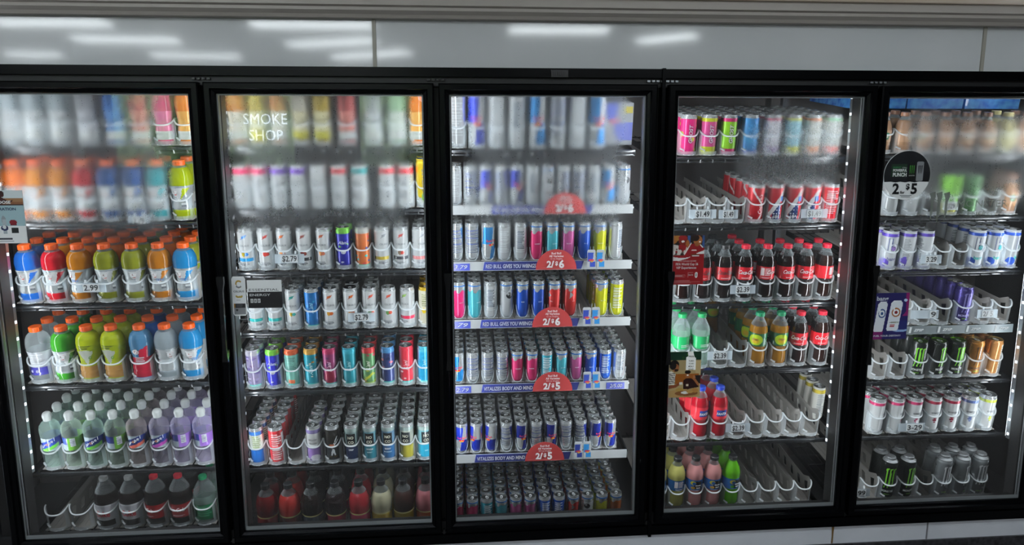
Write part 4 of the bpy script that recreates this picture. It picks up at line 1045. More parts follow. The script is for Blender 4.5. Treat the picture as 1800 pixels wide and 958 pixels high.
R_['3.2'] = (.0572, 1, [(a, (b + '_l').replace('whites', 'white'), c, d) for a, b, c, d in R_['3.2'][2]])
cl = [-.321 + .0604 * i for i in range(11)]
R_['3.3'] = (.0598, 1, list(zip(cl, [v + '_l' for v in ('rb_skyback', 'rb_skyback', 'rb_sky', 'rb_white', 'rb_silver', 'rb_pink', 'rb_teal', 'rb_lilac', 'rb_royal', 'rb_yellow', 'rb_silver')], (3,) * 11, (0, .3, .5, 0, 0, .1, .3, 0, .2, 0, .8))))
cl = [-.314 + .0607 * i for i in range(11)]
R_['3.4'] = (.0598, 1, [(x, v + '_l' if v else None, n, s) for x, v, n, s in zip(cl, ('rb_pink', 'rb_teal', 'rb_silver', 'rb_dark', 'rb_royal', 'rb_royal', 'rb_red', 'rb_red', None, 'rb_yellow', 'rb_yellowf'), (3, 3, 3, 3, 3, 3, 3, 3, 0, 4, 4), (.5, .6, 0, .4, 0, .2, -.5, .5, 0, .2, 0))])
cl = [-.321 + .0574 * i for i in range(12)]
R_['3.5'] = (.0572, 1, list(zip(cl, [v + '_s' for v in ('rb_sky', 'rb_skyback', 'rb_skyback', 'rb_skyback', 'rb_pink', 'rb_pink', 'rb_tealf', 'rb_teal', 'rb_lilac', 'rb_royal', 'rb_royalf', 'rb_silver')], (5,) * 12, (0, .2, .3, .1, .1, -.1, 0, .2, .1, 0, 0, 0))))
cl = [-.310 + .0588 * i for i in range(11)]
R_['3.6'] = (.0585, 1, list(zip(cl, [v + '_s' for v in ('rb_blue', 'rb_blue', 'rb_blue', 'rb_blueback', 'rb_blue', 'rb_blueback', 'rb_blue', 'rb_blueback', 'rb_blueback', 'rb_blue', 'rb_blue')], (5,) * 11, (0, -.75, -.75, -.3, .35, .1, .25, .3, -.4, .7, .1))))
cl = [-.329 + .0580 * i for i in range(12)]
R_['3.7'] = (.0, 1, list(zip(cl, [v + '_s' for v in ('rb_pink', 'rb_pink', 'rb_tealf', 'rb_teal', 'rb_lilac', 'rb_lilac', 'rb_royalf', 'rb_royalf', 'rb_red', 'rb_dark', 'rb_yellow', 'rb_orange')], (6,) * 12, [.2 * (-1) ** i for i in range(12)])))
R_['4.1'] = (.078, 0, [(.553, 'g_dots', 6), (.632, 'g_pink', 6), (.708, 'g_lime', 6), (.790, 'g_blue', 6), (.876, 'g_lilac', 6), (.956, 'g_sky', 6), (1.034, 'g_peach', 6), (1.113, 'g_rose', 6)])
R_['4.2'] = (.0765, 0, [(.520, None, 0), (.597, None, 0), (.674, None, 0), (.750, None, 0), (.828, 'c_red', 5), (.903, 'c_usa', 5, .2), (.980, 'c_usa', 5, -.1), (1.052, 'c_usa', 5, -.3), (1.124, 'c_back', 5)])
R_['4.3'] = (.0785, 0, [(.552, 'k_zero', 2), (.632, 'k_zero', 3, -.3), (.714, 'k_zero', 3, 0), (.796, 'k_cola', 3), (.883, 'k_colaside', 2, -.2), (.963, 'k_cola', 2, .3), (1.042, 'k_cola', 2), (1.121, 'k_colaside', 2, .8)])
R_['4.4'] = (.0775, 0, [(.556, 'k_lime', 3, .3), (.634, 'k_lime', 3, .3), (.712, None, 0), (.790, None, 0), (.868, 'k_ginger', 4, -.6), (.953, 'k_ginger', 4), (1.034, 'k_cola', 3, -.3), (1.122, 'k_cola', 3)])
R_['4.5'] = (.0775, 0, [(.487, None, 0), (.565, None, 0), (.644, 'k_fruit', 3, .3), (.721, 'k_fruit', 4, .1), (.797, None, 0), (.874, None, 0), (.951, None, 0), (1.028, None, 0), (1.106, None, 0)])
R_['4.6'] = (.0755, 0, [(.483, 'l_yellow', 2), (.559, 'l_yellow', 4, .2), (.634, 'l_pink', 4), (.710, 'l_pink', 4, .1), (.787, 'l_green', 4, .3), (.863, None, 0), (.939, None, 0), (1.016, None, 0), (1.092, None, 0)])
R_['5.1'] = (.08, 0, [(1.318, 's_brown', 2), (1.400, 's_brown', 2, .5), (1.481, 's_brown', 2, -.6), (1.564, 's_brown', 2, .9), (1.648, 's_brown', 2), (1.731, 's_brown', 2), (1.816, 's_cream', 2), (1.897, 's_brown', 2)])
R_['5.2'] = (.078, 0, [(1.37, 's_grey', 2), (1.45, 's_grey', 1), (1.532, None, 0), (1.613, 's_lime', 1), (1.694, 's_green', 2), (1.776, None, 0), (1.857, 's_brown', 2)])
R_['5.3'] = (.0715, 0, [(1.381, 'b_purple', 3), (1.453, 'b_side', 3), (1.525, 'b_side', 2, -.6), (1.597, None, 0), (1.669, None, 0), (1.741, 'b_blue', 5), (1.813, 'b_blue', 4, .3), (1.885, 'b_blue', 4, .8)])
R_['5.4'] = (.080, 0, [(1.376, None, 0), (1.458, None, 0), (1.540, None, 0), (1.622, None, 0), (1.712, 'm_purple', 7), (1.796, None, 0), (1.878, None, 0)])
R_['5.5'] = (.0795, 0, [(1.376, None, 0), (1.457, None, 0), (1.543, 'm_green', 3, -.4), (1.623, 'm_green', 3, .4), (1.703, 'm_green', 3, .1), (1.783, 'm_gold', 3, .1), (1.863, 'm_copper', 3, .2)])
R_['5.6'] = (.077, 0, [(1.386, 'e_pink', 3, 1.0), (1.465, 'e_pink', 3, .8), (1.543, 'e_pink', 3, .1), (1.625, 'e_red', 3), (1.705, 'e_red', 3, -.2), (1.784, 'e_navy', 3, -.2), (1.862, 'e_lime', 3, .1)])
R_['5.7'] = (.0785, 0, [(1.381, None, 0), (1.460, 'd_green', 2, -.3), (1.539, 'd_green', 2, .2), (1.618, None, 0), (1.697, 'd_silver', 2, .1), (1.777, 'd_silver', 2, .6), (1.857, 'd_silver', 2, -.1)])
rr = random.Random(12)
BLEND = {'1.3': ['ga_navy', 'ga_amber', 'ga_orange', 'ga_orange', 'ga_olive', 'ga_orange', 'ga_olive'], '1.4': ['ga_clear', 'ga_green', 'ga_sleeve', 'ga_sleeve', 'ga_blue', 'ga_white', 'ga_sky']}
for key, (tw, clr, lanes) in R_.items():
    d, sh = int(key[0]), int(key[2]) - 1
    sw = shelf_word(sh, NSH[d])
    for i, L_ in enumerate(lanes):
        x, var, n = L_[:3]; sp = L_[3] if len(L_) > 3 else 0
        if tw:
            state = 'empty' if not var else 'filled'
            track(key, x, tw, ('%s %s, %s lane of the %s shelf, %s door') % (state, 'clear plastic can track' if clr else 'frosted plastic bottle track', NUM[i], sw, DN[d]), bool(clr))
        for k in range(n if var else 0):
            vv = var
            if key in BLEND and k > 0: vv = BLEND[key][i]
            place(key, x + (rr.uniform(-.0012, .0012) if k else 0), vv, k, i, None, sp if k == 0 else rr.uniform(-2.5, 2.5))
# a few stragglers far back in otherwise empty lanes
for k, v in enumerate((.36, .434, .508)): place('4.4', .790, 'k_ginger', k + 4, 3, v, .5 * k)
for k, v in enumerate((.15, .212, .274)):
    place('4.5', 1.192, 'f_gold', k + 1, 9, v, 1.2 * k)
    q = [o for o in COL.objects if o.get('label', '').startswith('white can with gold rim')][-1]
    q['label'] = 'white can with gold rim beyond the empty tracks, %s of three, fourth door' % ('nearest', 'middle', 'farthest')[k]

# ------------------------------------------------------------------ price tags, strips and signs on the shelves
def on_shelf(key, x, up=0.0, out=0.0): return Matrix.Translation((x, YF - .004 - out, ROWZ[key] + up))
def price_tag(key, x, up, wd, txt, where, tw=None, sx=0):
    t = thing('price_tag', 'clear price holder reading %s, %s' % (txt, where), 'price tag', on_shelf(key, x, up))
    MB().box(-wd / 2, wd / 2, -.002, .0, -.017, .017).build('holder', M_TAGH, t)
    if tw is None: tw = wd * .56
    MB().box(sx - tw / 2, sx + tw / 2, -.0035, -.0025, -.014, .014).build('price_card', M_WHITE, t)
    m = MB(); add_text(m, txt, .029, sx, -.010, -.0042, '#141618', .018, width=tw * .88)
    m.build('printed_price', M_LABEL, t)
    m = MB(); m.tube([(-wd * .2, .0, .017), (-wd * .2, .003, .028)], .0035, 6); m.tube([(wd * .2, .0, .017), (wd * .2, .003, .028)], .0035, 6); m.build('clip', M_RIM, t)
M_TAGH = track_mat('clear_tag_plastic', '#c8d2d8', .55, .15)
price_tag('2.3', -.928, .046, .105, '$2.79', 'on the third shelf of the second door')
price_tag('2.4', -.676, .048, .100, '$2.79', 'on the fourth shelf of the second door')
price_tag('4.2', .612, .040, .105, '$1.49', 'left one on the empty cola can tracks')
price_tag('4.2', .712, .038, .075, '$1.49', 'second one on the empty cola can tracks')
price_tag('4.2', 1.051, .038, .105, '$1.49', 'under the starry red cola cans')
price_tag('4.3', .784, .052, .100, '$2.39', 'below the black cola bottles')
price_tag('4.4', .705, .056, .100, '$2.39', 'on the empty tracks beside green labelled soda')
price_tag('4.5', .794, .052, .100, '$2.39', 'on the empty tracks beside the red soda')
price_tag('5.3', 1.540, .044, .085, '3.29', 'between the white crested cans')
price_tag('5.4', 1.535, .050, .115, '9', 'on the empty tracks left of the purple cans', .025, .035)
price_tag('5.4', 1.800, .048, .085, '2/ 5', 'right of the frosted purple cans')
price_tag('5.6', 1.525, .032, .110, '3-29', 'in front of the white lettered cans', .07, .012)
price_tag('5.7', 1.330, .046, .080, '.99', 'at the bottom left of the rightmost door')
price_tag('1.3', -1.632, .060, .100, '2.99', 'slanting in front of the orange and olive bottles')
price_tag('1.2', -1.446, .004, .075, '2.79', 'under the dark blue and teal sports bottles')
price_tag('5.2', 1.60, .040, .060, '329', 'behind the misted etched lettering')

NAVY = '#252f78'
for key, txt, x0, dm_x, can_x, lt, rt, oz in (('3.2', 'RED BULL GIVES YOU WIIINGS.', -.345, .085, None, None, None, '12 oz Singles|2/$6'), ('3.3', 'RED BULL GIVES YOU WIIINGS.', -.345, .053, .204, '3.79', None, '12 oz Singles|2/$6'),
        ('3.4', 'RED BULL GIVES YOU WIIINGS.', -.345, .040, .190, '.79', None, '12 oz Singles|2/$6'), ('3.5', 'VITALIZES BODY AND MIND.', -.345, .043, .196, '2.79', '2/5.00', '8.4 oz Singles|2/$5'), ('3.6', 'VITALIZES BODY AND MIND.', -.345, .014, .165, None, None, '8.4 oz Singles|2/$5')):
    sw = shelf_word(int(key[2]) - 1, 7)
    t = thing('shelf_strip', 'white and navy printed strip along the %s shelf, middle door' % sw, 'shelf strip', on_shelf(key, 0, -.012, .004))
    MB().box(-.345, .342, -.002, .0, -.018, .016).build('backing', M_WHITE, t)
    a, b = dm_x - .275, dm_x + .10
    MB().color(NAVY).prism([(a, -.016), (b - .004, -.016), (b + .006, .015), (a + .006, .015)], -.0032, -.0022).build('navy_banner', M_LABEL, t)
    m = MB(); add_text(m, txt, .0205, (a + dm_x - .072) / 2 + .004, -.0085, -.0042, '#e8ebf0', .014, .08, width=(dm_x - .084 - a)); m.build('printed_slogan', M_LABEL, t)
    for pr, px in ((lt, -.305), (rt, .292)):
        if pr:
            MB().color(NAVY).box(px - .038, px + .034, -.0032, -.0022, -.016, .010).build('price_patch', M_LABEL, t)
            m = MB(); add_text(m, pr, .021, px, -.010, -.0042, '#eef0f4', .012, .25, width=.05); m.build('printed_price', M_LABEL, t)
    # semicircle deal sign
    s_ = thing('deal_sign', 'red half round deal sign clipped to the %s shelf, middle door' % sw, 'sign', on_shelf(key, dm_x, -.028, .012))
    pts = [(.077 * math.cos(PI * i / 28), .077 * math.sin(PI * i / 28)) for i in range(29)]
    MB().color('#c8403f').prism(pts, -.0016, 0).build('red_card', M_LABEL, s_)
    m = MB(); add_text(m, 'Red Bull', .011, 0, .058, -.0026, '#f2eeee', .02); add_text(m, 'All Varieties', .011, 0, .0475, -.0026, '#f2eeee', .02)
    a_, b_ = oz.split('|'); add_text(m, a_, .009, 0, .0385, -.0026, '#f0d8d8', 0)
    add_text(m, b_[:2], .034, -.022, .009, -.0026, '#f4f2f2', .04); add_text(m, '$', .020, .001, .017, -.0026, '#f4f2f2', .04); add_text(m, b_[-1], .040, .020, .007, -.0026, '#f4f2f2', .04)
    m.build('printed_deal', M_LABEL, s_)
    m = MB().color('#d8706c'); m.tube([(-.066 + .132 * i / 12, -.0018, .012 * math.sin(i * .5) * .3 + .004) for i in range(13)], .0006, 4); m.build('wave_line', M_LABEL, s_)
    if can_x is None: continue
    c = thing('can_shaped_sign', 'blue can shaped cut out pair standing on the %s shelf strip' % sw, 'sign', on_shelf(key, can_x, -.026, .010))
    for dx, cc in ((-.0175, '#1f3c9c'), (.0175, '#2a8fd6')):
        cv = Cv(SILVER, .3, 20, 40); cv.put((cv.V > .38) & (cv.V < .93) & (cv.U < .72 + .2 * (cv.V - .6)), cc, .2); cv.put((cv.V < .38) & (cv.V > .05) & (cv.U > .3), cc, .2)
        cv.ell(.5, .46, .4, .06, '#c8304a', .1); cv.ell(.55, .38, .2, .05, '#e0b040', .1)
        m = MB()
        m.color('#d4d8da', .3).prism([(dx - .0155, .003), (dx - .013, 0), (dx + .013, 0), (dx + .0155, .003), (dx + .0155, .066), (dx + .0125, .071), (dx - .0125, .071), (dx - .0155, .066)], -.002, 0)
        m2 = m; W_, H_ = cv.W, cv.H
        b0 = len(m2.v)
        for j in range(H_ + 1):
            for i in range(W_ + 1): m2.v.append((dx - .0142 + .0284 * i / W_, -.0026, .003 + .062 * j / H_))
        for j in range(H_):
            for i in range(W_): m2.face([b0 + j * (W_ + 1) + i, b0 + j * (W_ + 1) + i + 1, b0 + (j + 1) * (W_ + 1) + i + 1, b0 + (j + 1) * (W_ + 1) + i], cv.at((i + .5) / W_, (j + .5) / H_))
        m2.build('can_cutout', M_LABEL, c)

# grey strip on the fourth shelf of the rightmost door
t = thing('shelf_strip', 'grey printed shelf strip under the frosted purple cans, rightmost door', 'shelf strip', on_shelf('5.4', 0, -.010, .004))
MB().color('#5c6466', .2).box(1.40, 1.912, -.002, 0, -.02, .014).build('backing', M_LABEL, t)
m = MB()
for x in (1.50, 1.62, 1.74, 1.86):
    m.color('#c8cccc').prism([(x - .028, -.014), (x - .020, -.014), (x - .016, .010), (x - .024, .010)], -.0034, -.0022)
    add_text(m, 'ZPSP', .014, x + .012, -.007, -.0036, '#d8dcdc', .03, .3, width=.042)
m.build('printed_marks', M_LABEL, t)

# ------------------------------------------------------------------ stickers and posters on the glass
YS = .0112
def picture(parent, name, cv, x0, x1, z0, z1, mask=None, y=0.0):
    m = MB(); b = 0
    for j in range(cv.H + 1):
        for i in range(cv.W + 1): m.v.append((x0 + (x1 - x0) * i / cv.W, y, z0 + (z1 - z0) * j / cv.H))
    for j in range(cv.H):
        for i in range(cv.W):
            if mask is None or mask[j, i]:
                m.face([j * (cv.W + 1) + i, j * (cv.W + 1) + i + 1, (j + 1) * (cv.W + 1) + i + 1, (j + 1) * (cv.W + 1) + i], cv.at((i + .5) / cv.W, (j + .5) / cv.H))
    return m.build(name, M_LABEL, parent)

# hydration poster, far left
t = thing('poster', 'pale hydration poster with red runner on the leftmost door glass', 'poster', Matrix.Translation((-1.802, YS, 1.447)))
MB().color('#eef0f0').box(-.06, .06, -.0016, 0, -.0875, .0875).build('card', M_LABEL, t)
cv = Cv('#b8c2c4', 0, 60, 88)
cv.band(.70, 1, '#d4dee0'); cv.band(.72, .85, '#b8875c'); cv.band(.72, .78, '#a06844'); cv.band(.72, .735, '#3a2c28')
cv.poly([(0, .99), (.40, .99), (.52, .93), (.50, .88), (.45, .87), (.62, .80), (.74, .82), (.70, .78), (.55, .79), (.40, .72), (0, .72)], '#4a1c18'); cv.ell(.42, .95, .1, .04, '#3a1614')
cv.band(.33, .715, '#a4c2c8'); cv.band(0, .33, '#ebecec')
cv.ell(.68, .40, .10, .045, '#9c1f2c'); cv.band(.34, .375, '#8c1c28', 0, .60, .76); cv.band(.19, .30, '#1c2024', 0, .62, .80); cv.ell(.44, .44, .06, .08, '#8c9498'); cv.band(.18, .45, '#aab4b8', 0, .40, .50)
cv.ell(.44, .29, .1, .05, '#1d2a5c'); cv.ell(.44, .31, .05, .035, '#d8dcdc'); cv.fine(.06, .11, .1, .85, '#3a3c44', 3, 0, 1); cv.fine(.03, .055, .1, .9, '#7a7c84', 4, 0, 1)
picture(t, 'printed_picture', cv, -.06, .06, -.0875, .0875, y=-.0022)
m = MB(); add_text(m, 'CHOOSE', .0135, -.010, .044, -.003, '#e8eaea', .03, width=.062); add_text(m, 'HYDRATION', .0125, -.006, .022, -.003, '#1c3860', .03, width=.082); m.build('printed_words', M_LABEL, t)

# can shaped sticker and card, second door
t = thing('window_sticker', 'white can shaped sticker with gold crescent on the second door glass', 'sticker', Matrix.Translation((-1.069, YS, 1.167)))
o_ = [(-.023, -.062), (-.018, -.069), (.018, -.069), (.023, -.062), (.023, .060), (.018, .069), (-.018, .069), (-.023, .060)]
MB().color('#eef0f0').prism(o_, -.0014, 0).build('card', M_LABEL, t)
cv = Cv('#e8eaec', 0, 40, 110); cv.ell(.52, .83, .30, .11, '#c8a032'); cv.ell(.52, .83, .18, .065, '#e8eaec'); cv.poly([(.56, .83), (.9, .95), (.9, .70)], '#e8eaec'); cv.band(.72, .82, '#e8eaec', 0, .1, .3); cv.ell(.5, .77, .22, .045, '#7c8084'); cv.ell(.52, .80, .16, .04, '#e8eaec')
cv.ell(.5, .50, .30, .05, '#c8a83c'); cv.ell(.5, .53, .22, .03, '#e8eaec'); cv.ell(.6, .48, .16, .03, '#d0b44a'); cv.fine(.38, .41, .25, .75, '#5a5c60', 3, 0, 1)
cv.band(.18, .30, '#1d1e22'); cv.band(.18, .30, '#b88a3a', 0, 0, .12); cv.band(0, .18, '#85878b'); cv.fine(.2, .28, .2, .8, '#6a6c70', 5, 0, 3); cv.ell(.25, .12, .1, .03, '#2a2c30')
picture(t, 'printed_picture', cv, -.0195, .0195, -.064, .064, y=-.0019)
m = MB(); add_text(m, 'CELSIUS', .009, 0, .014, -.0026, '#4a4c50', .02, width=.036); m.build('printed_words', M_LABEL, t)
t = thing('window_card', 'white over black energy card on the second door glass', 'card', Matrix.Translation((-.9825, YS, 1.173)))
MB().color('#eef0f0').box(-.058, .058, -.001, 0, .008, .049).build('white_panel', M_LABEL, t)
MB().color('#1c1b1d').box(-.058, .058, -.001, 0, -.049, .008).build('black_panel', M_LABEL, t)
m = MB(); add_text(m, 'ESSENTIAL', .0115, -.002, .0115, -.002, '#4a4b4e', 0, width=.100); add_text(m, 'ENERGY', .0115, -.016, -.0065, -.002, '#d4d6d8', .01, width=.070)
for i in range(3): m.color('#d0d2d4').prism([(-.049 + i * .012, -.030), (-.040 + i * .012, -.030), (-.040 + i * .012, -.016), (-.049 + i * .012, -.016)], -.002, -.0012); add_text(m, '088'[i], .011, -.0445 + i * .012, -.027, -.0024, '#2a2b2e', .01)
m.build('printed_words', M_LABEL, t)

# red football poster, fourth door
t = thing('poster', 'red poster of cheering football fans on the fourth door glass', 'poster', Matrix.Translation((.505, YS, 1.272)))
MB().color('#a81a20').box(-.062, .062, -.0016, 0, -.090, .088).build('card', M_LABEL, t)
cv = Cv('#a81c22', 0, 76, 104)
cv.band(.56, 1, '#2a2018'); cv.band(.8, 1, '#3c5c94', 0, .5, .58); cv.band(.75, 1, '#3c5c94', 0, .93, 1)
cv.ell(.06, .92, .14, .09, '#c87a3c'); cv.ell(.2, .95, .09, .06, '#c8843c'); cv.ell(.36, .90, .13, .09, '#8c2c1c'); cv.ell(.36, .955, .13, .05, '#a82424'); cv.ell(.36, .88, .05, .02, '#e8e0dc')
cv.ell(.5, .82, .06, .09, '#b86a34'); cv.poly([(.1, .82), (.5, .76), (.55, .62), (0, .60), (0, .8)], '#c8c0b8'); cv.poly([(.24, .82), (.48, .80), (.44, .70), (.24, .72)], '#a82024'); cv.specks(40, ['#2c2420', '#d8d4d0', '#a02024', '#6a5a50'], .03, .02, 5, .6, .74, 0); cv.d[:, :, 3] = 0
cv.put((cv.V < .60), '#a81c22')
cv.poly([(.42, .60), (.60, .82), (.78, .86), (1, .74), (1, .5), (.4, .5)], '#a41c22'); cv.line(.42, .62, .60, .84, .012, '#e0dcd8'); cv.line(.95, .76, .84, .84, .01, '#e0dcd8')
cv.ell(.80, .90, .13, .10, '#b8703c'); cv.ell(.72, .95, .12, .07, '#2a1a14'); cv.ell(.86, .87, .03, .015, '#e8dcd4'); cv.ell(.78, .82, .07, .04, '#a86434'); cv.poly([(.78, .64), (1, .70), (1, .63), (.78, .62)], '#d8d4d2')
cv.ell(.70, .70, .08, .012, '#e0d8d4'); cv.ell(.72, .60, .12, .03, '#7a4428'); cv.band(.58, .60, '#d8d0d0', 0, .64, .85)
cv.poly([(0, .58), (0, .49), (.25, .485), (.5, .53), (.62, .57), (.4, .545), (.18, .555)], '#d6d2d0')
cv.line(.14, .18, .44, .18, .028, '#c88080', 0, 1.3); cv.line(.14, .18, .44, .18, .022, '#a81c22', 0, 1.3); cv.fine(.17, .19, .15, .43, '#d8b0b0', 5, 0, 1)
cv.band(.14, .25, '#c88080', 0, .54, .70); cv.band(.145, .245, '#a81c22', 0, .547, .693); cv.ell(.79, .195, .045, .06, '#dcd8d6'); cv.ell(.79, .195, .018, .035, '#2a2422')
cv.fine(.02, .09, .02, .92, '#c07070', 8, 0, 3)
cv.d[:, :, :3] *= 1.25
picture(t, 'printed_picture', cv, -.062, .062, -.090, .088, y=-.0022)
m = MB(); add_text(m, 'YOU COULD SCORE', .0065, .0, -.0065, -.003, '#e0c8c8', .01, width=.068); add_text(m, 'FIFA World Cup 26', .0125, .0, -.0195, -.003, '#e4dcdc', .01, width=.082); add_text(m, 'VIP Experiences', .0125, -.002, -.0325, -.003, '#e4dcdc', .01, width=.074)
add_text(m, 'Coca-Cola', .0075, .015, -.057, -.003, '#e4dcdc', .01, .4, width=.018); m.build('printed_words', M_LABEL, t)

# meal poster, fourth door
t = thing('poster', 'poster of two people laughing over pizza on the fourth door glass', 'poster', Matrix.Translation((.509, YS, .8435)))
MB().color('#b89c68').box(-.064, .064, -.0016, 0, -.0875, .0875).build('card', M_LABEL, t)
cv = Cv('#b39c6c', 0, 84, 110)
cv.band(.82, 1, '#123c28'); cv.band(.6, .82, '#a89468'); cv.band(.44, .80, '#c0a878', 0, .84, 1); cv.specks(9, ['#3f6a24', '#2c5220'], .05, .045, 4, .86, .97, 0); cv.put((cv.V > .84) & (cv.U < .38), '#123c28')
cv.band(.30, .52, '#a8601c', 0, .25, .95); cv.band(.3, .48, '#1e1a18', 0, .80, 1)
cv.poly([(.60, 1), (.76, 1), (.80, .88), (.84, .86), (.84, .60), (.56, .60), (.56, .88), (.62, .90)], '#f0f0ec')
cv.ell(.22, .72, .14, .10, '#140d0c'); cv.ell(.26, .65, .10, .09, '#a8683e'); cv.ell(.18, .70, .10, .09, '#140d0c'); cv.ell(.28, .60, .06, .03, '#2a1810')
cv.poly([(0, .56), (.14, .58), (.26, .52), (.24, .28), (.02, .28)], '#cfcac0')
for i in range(6): cv.line(.02, .51 - i * .04, .24, .53 - i * .04, .008, '#2c2824')
cv.poly([(0, .26), (.26, .28), (.42, .34), (.44, .30), (.28, .22), (0, .18)], '#8c4a2c'); cv.band(.28, .34, '#c8c4bc', 0, .38, .48)
cv.poly([(.50, .38), (.58, .42), (.72, .42), (.94, .32), (.96, .22), (.78, .20), (.5, .16)], '#2a0e0e'); cv.ell(.62, .50, .075, .075, '#a86a40'); cv.ell(.62, .555, .09, .04, '#16100e'); cv.ell(.62, .485, .03, .015, '#e8e0d8')
cv.line(.80, .42, .94, .28, .03, '#a8663c'); cv.ell(.82, .45, .04, .03, '#b4744a'); cv.line(.85, .47, .92, .38, .015, '#2a1a1a'); cv.line(.62, .33, .62, .18, .035, '#3a1c14'); cv.band(.25, .29, '#c8b8a0', 0, .585, .655)
cv.ell(.5, .08, .5, .10, '#b8945c'); cv.ell(.40, .17, .12, .04, '#b8954a'); cv.ell(.60, .09, .34, .06, '#8c5a30'); cv.ell(.56, .105, .12, .03, '#d0ccc4'); cv.ell(.85, .15, .10, .05, '#c08a48'); cv.ell(.7, .12, .1, .03, '#c89c58')
cv.d[:, :, :3] *= 1.35
picture(t, 'printed_picture', cv, -.064, .064, -.0875, .0875, y=-.0022)
m = MB()
for i, s_ in enumerate(('FREE', 'TURN', 'YO-HO', 'MEALS', 'GOLD')): add_text(m, s_, .0085, .0265, .066 - i * .0105 - (.006 if i else 0), -.003, '#4a4a44', .02, width=.020)
m.build('printed_words', M_LABEL, t)

# purple can poster, rightmost door
t = thing('poster', 'purple and pink poster of two white cans on the rightmost door glass', 'poster', Matrix.Translation((1.290, YS, 1.049)))
MB().color('#2a2864').box(-.068, .068, -.0016, 0, -.088, .088).build('card', M_LABEL, t)
cv = Cv('#28255e', 0, 84, 110)
cv.poly([(.84, .5), (.94, .6), (.90, 1), (1, 1), (1, .5)], '#8c2468'); cv.poly([(0, 0), (.3, 0), (.32, .18), (.05, .3), (0, .3)], '#7c2068'); cv.ell(.8, .25, .3, .10, '#8ca8d0'); cv.ell(.85, .3, .3, .10, '#28306c'); cv.ell(.10, .3, .05, .04, '#a8bcd8'); cv.ell(.9, .84, .05, .03, '#a8bcd8')
def pcan(uc, vc, sx, acc1, acc2):
    pts = [(-.16, -.30), (-.13, -.34), (.13, -.34), (.16, -.30), (.16, .26), (.09, .32), (-.09, .32), (-.16, .26)]
    lean = .25
    cv.poly([(uc + (a * sx + b * lean * .6) , vc + b) for a, b in pts], '#c8ccd2')
    cv.ell(uc + .03, vc + .06, .12 * sx, .10, acc1); cv.ell(uc + .03, vc + .06, .085 * sx, .07, '#d4d8dc'); cv.ell(uc + .03, vc + .06, .045 * sx, .035, acc2); cv.line(uc - .04, vc + .05, uc - .03, vc + .16, .016, '#d4d8dc')
pcan(.22, .50, .85, '#3a5c94', '#2c5488'); pcan(.62, .52, 1.05, '#b06a34', '#8c1f24')
cv.fine(.26, .33, .50, .68, '#b03c3c', 3, 0, 2); cv.fine(.35, .37, .48, .66, '#4a4c50', 4, 0, 1)
cv.d[:, :, :3] *= 1.5
picture(t, 'printed_picture', cv, -.068, .068, -.088, .088, y=-.0022)
m = MB(); add_text(m, 'bang', .022, -.036, .060, -.003, '#cfd4de', .03, width=.045); add_text(m, 'FUEL YOUR DESTINY!', .009, -.008, -.078, -.003, '#d4d8e0', .03, width=.105); add_text(m, 'RAINBOW', .009, .018, -.027, -.003, '#7c8048', .02, width=.03); m.build('printed_words', M_LABEL, t)

# round deal sticker, rightmost door
t = thing('round_sticker', 'round black and white two for five sticker on the rightmost door', 'sticker', Matrix.Translation((1.306, YS - .001, 1.570)))
RR = .0885
pts = [(RR * math.cos(2 * PI * i / 64), RR * math.sin(2 * PI * i / 64)) for i in range(64)]
MB().color('#eef0f0').prism(pts, -.0012, 0).build('white_disc', M_LABEL, t)
zc = -.024; th0 = math.asin(zc / RR)
top_ = [(RR * .985 * math.cos(th0 + (PI - 2 * th0) * i / 40), RR * .985 * math.sin(th0 + (PI - 2 * th0) * i / 40)) for i in range(41)]
top_ += [(-.06 + .018 * i, zc + .0014 * (-1) ** i) for i in range(7)]
MB().color('#14171b').prism(top_, -.0022, -.0013).build('black_panel', M_LABEL, t)
m = MB()
m.color('#1c3a26').prism([(-.062, -.006), (-.003, -.006), (-.003, .040), (-.062, .040)], -.0026, -.0022)
add_text(m, 'ENERGY', .008, -.040, .0255, -.003, '#3f9a5c', .02, width=.03); add_text(m, 'STILL', .006, -.012, .025, -.003, '#a8b0ac', .02, width=.018)
add_text(m, 'POWERFUL', .0125, -.029, .0135, -.003, '#dfe2e0', .04, width=.052); add_text(m, 'PUNCH', .018, -.029, -.004, -.003, '#dfe2e0', .04, width=.052)
m.color('#0c0f10').prism([(.004, -.018), (.030, -.018), (.030, .044), (.004, .044)], -.0027, -.0022)
m.color('#86898c').prism([(.034, -.018), (.037, -.021), (.056, -.021), (.060, -.018), (.060, .046), (.056, .049), (.038, .049), (.034, .046)], -.0027, -.0022)
for x0, c in ((.009, '#4a9a3c'), (.016, '#4a9a3c'), (.023, '#4a9a3c'), (.041, '#24282c'), (.047, '#24282c'), (.053, '#24282c')): m.color(c).prism([(x0 - .0018, .034), (x0 + .002, .036), (x0 + .0015, .010), (x0, .004), (x0 - .001, .014)], -.0032, -.0028)
add_text(m, 'MONSTER', .005, .017, -.003, -.0032, '#a8aca8', .02, width=.022)
add_text(m, '2', .052, -.039, -.066, -.003, '#15171a', .035); add_text(m, 'for', .014, -.013, -.066, -.003, '#15171a', .03); add_text(m, '$', .028, .006, -.050, -.003, '#15171a', .03); add_text(m, '5', .052, .030, -.066, -.003, '#15171a', .035)
m.color('#7a7c80').box(-.022, .022, -.003, -.0025, -.0735, -.0715).box(-.017, .017, -.003, -.0025, -.0785, -.0765)
m.build('printed_words', M_LABEL, t)

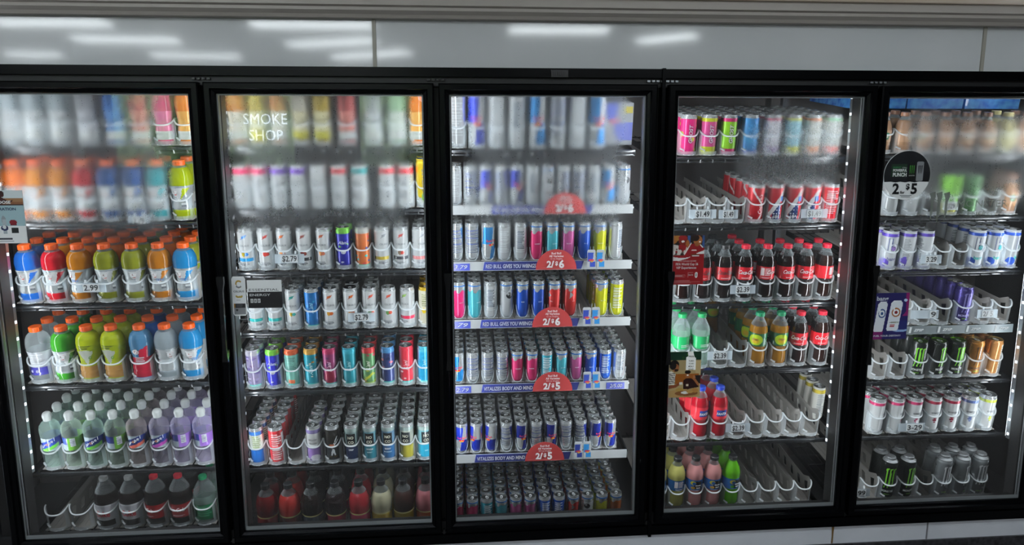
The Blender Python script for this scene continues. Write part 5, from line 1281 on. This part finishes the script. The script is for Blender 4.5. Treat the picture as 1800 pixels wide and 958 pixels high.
# pale etched claw mark and lettering on the rightmost door
M_ETCH = track_mat('etched_film', '#8b9088', .75, .6)
t = thing('etched_lettering', 'pale frosted claw mark and lettering on the rightmost door glass', 'window lettering', Matrix.Translation((1.55, YS, 1.44)))
m = MB()
for i, (a, L) in enumerate(((-.138, .085), (-.112, .090), (-.083, .082))):
    m.prism([(a - .012, .064), (a + .010, .070), (a + .012, .052), (a + .005, .030), (a + .006, .0), (a - .002, .064 - L - .02), (a - .005, .0), (a - .004, .03), (a - .006, .048)], -.0008, 0)
m.build('claw_mark', M_ETCH, t)
m = MB(); add_text(m, 'MONSTER', .036, .058, .014, -.0006, '#8b9088', .0, width=.195); add_text(m, 'ENERGY', .020, .062, -.018, -.0006, '#8b9088', .0, width=.115); m.build('etched_words', M_ETCH, t)

# ------------------------------------------------------------------ loose stock
t = thing('drink_carton', 'white and blue multipack carton on the top shelf, middle door', 'carton', frame(ROWZ['3.1']) @ Matrix.Translation((.292, .06, .006)))
cv = Cv('#b9bec4', 0, 30, 50); cv.poly([(.3, .5), (1, .55), (1, .1), (.5, .1)], '#34449c'); cv.poly([(.05, 1), (.5, 1), (.4, .6), (.1, .6)], '#4a5ab0'); cv.ell(.35, .58, .2, .05, '#b8404c')
MB().color('#b9bec4').box(-.055, .055, 0, .22, 0, .155).build('box', M_LABEL, t)
picture(t, 'printed_front', cv, -.054, .054, .002, .153, y=-.001)
MB().color('#d8c83c').box(.022, .052, -.003, -.0012, .118, .142).build('price_sticker', M_LABEL, t)
M_BLUEWRAP = noise_mat('blue_shrink_wrap', '#1a5cb8', '#5aa6e8', 30, .15, 0, .6, .5)
for i, (x, lab) in enumerate(((1.36, 'blue shrink wrapped case at the top left of the rightmost door'), (1.60, 'blue shrink wrapped case above the brown coffee bottles'), (1.84, 'blue shrink wrapped case at the top right of the rightmost door'))):
    o = tag(MB().box(-.115, .115, .0, .34, 0, .10).build('shrink_wrapped_case', M_BLUEWRAP), lab, 'case', 'blue shrink wrapped cases')
    o.matrix_world = frame(ROWZ['5.1']) @ Matrix.Translation((x, .17, .156))
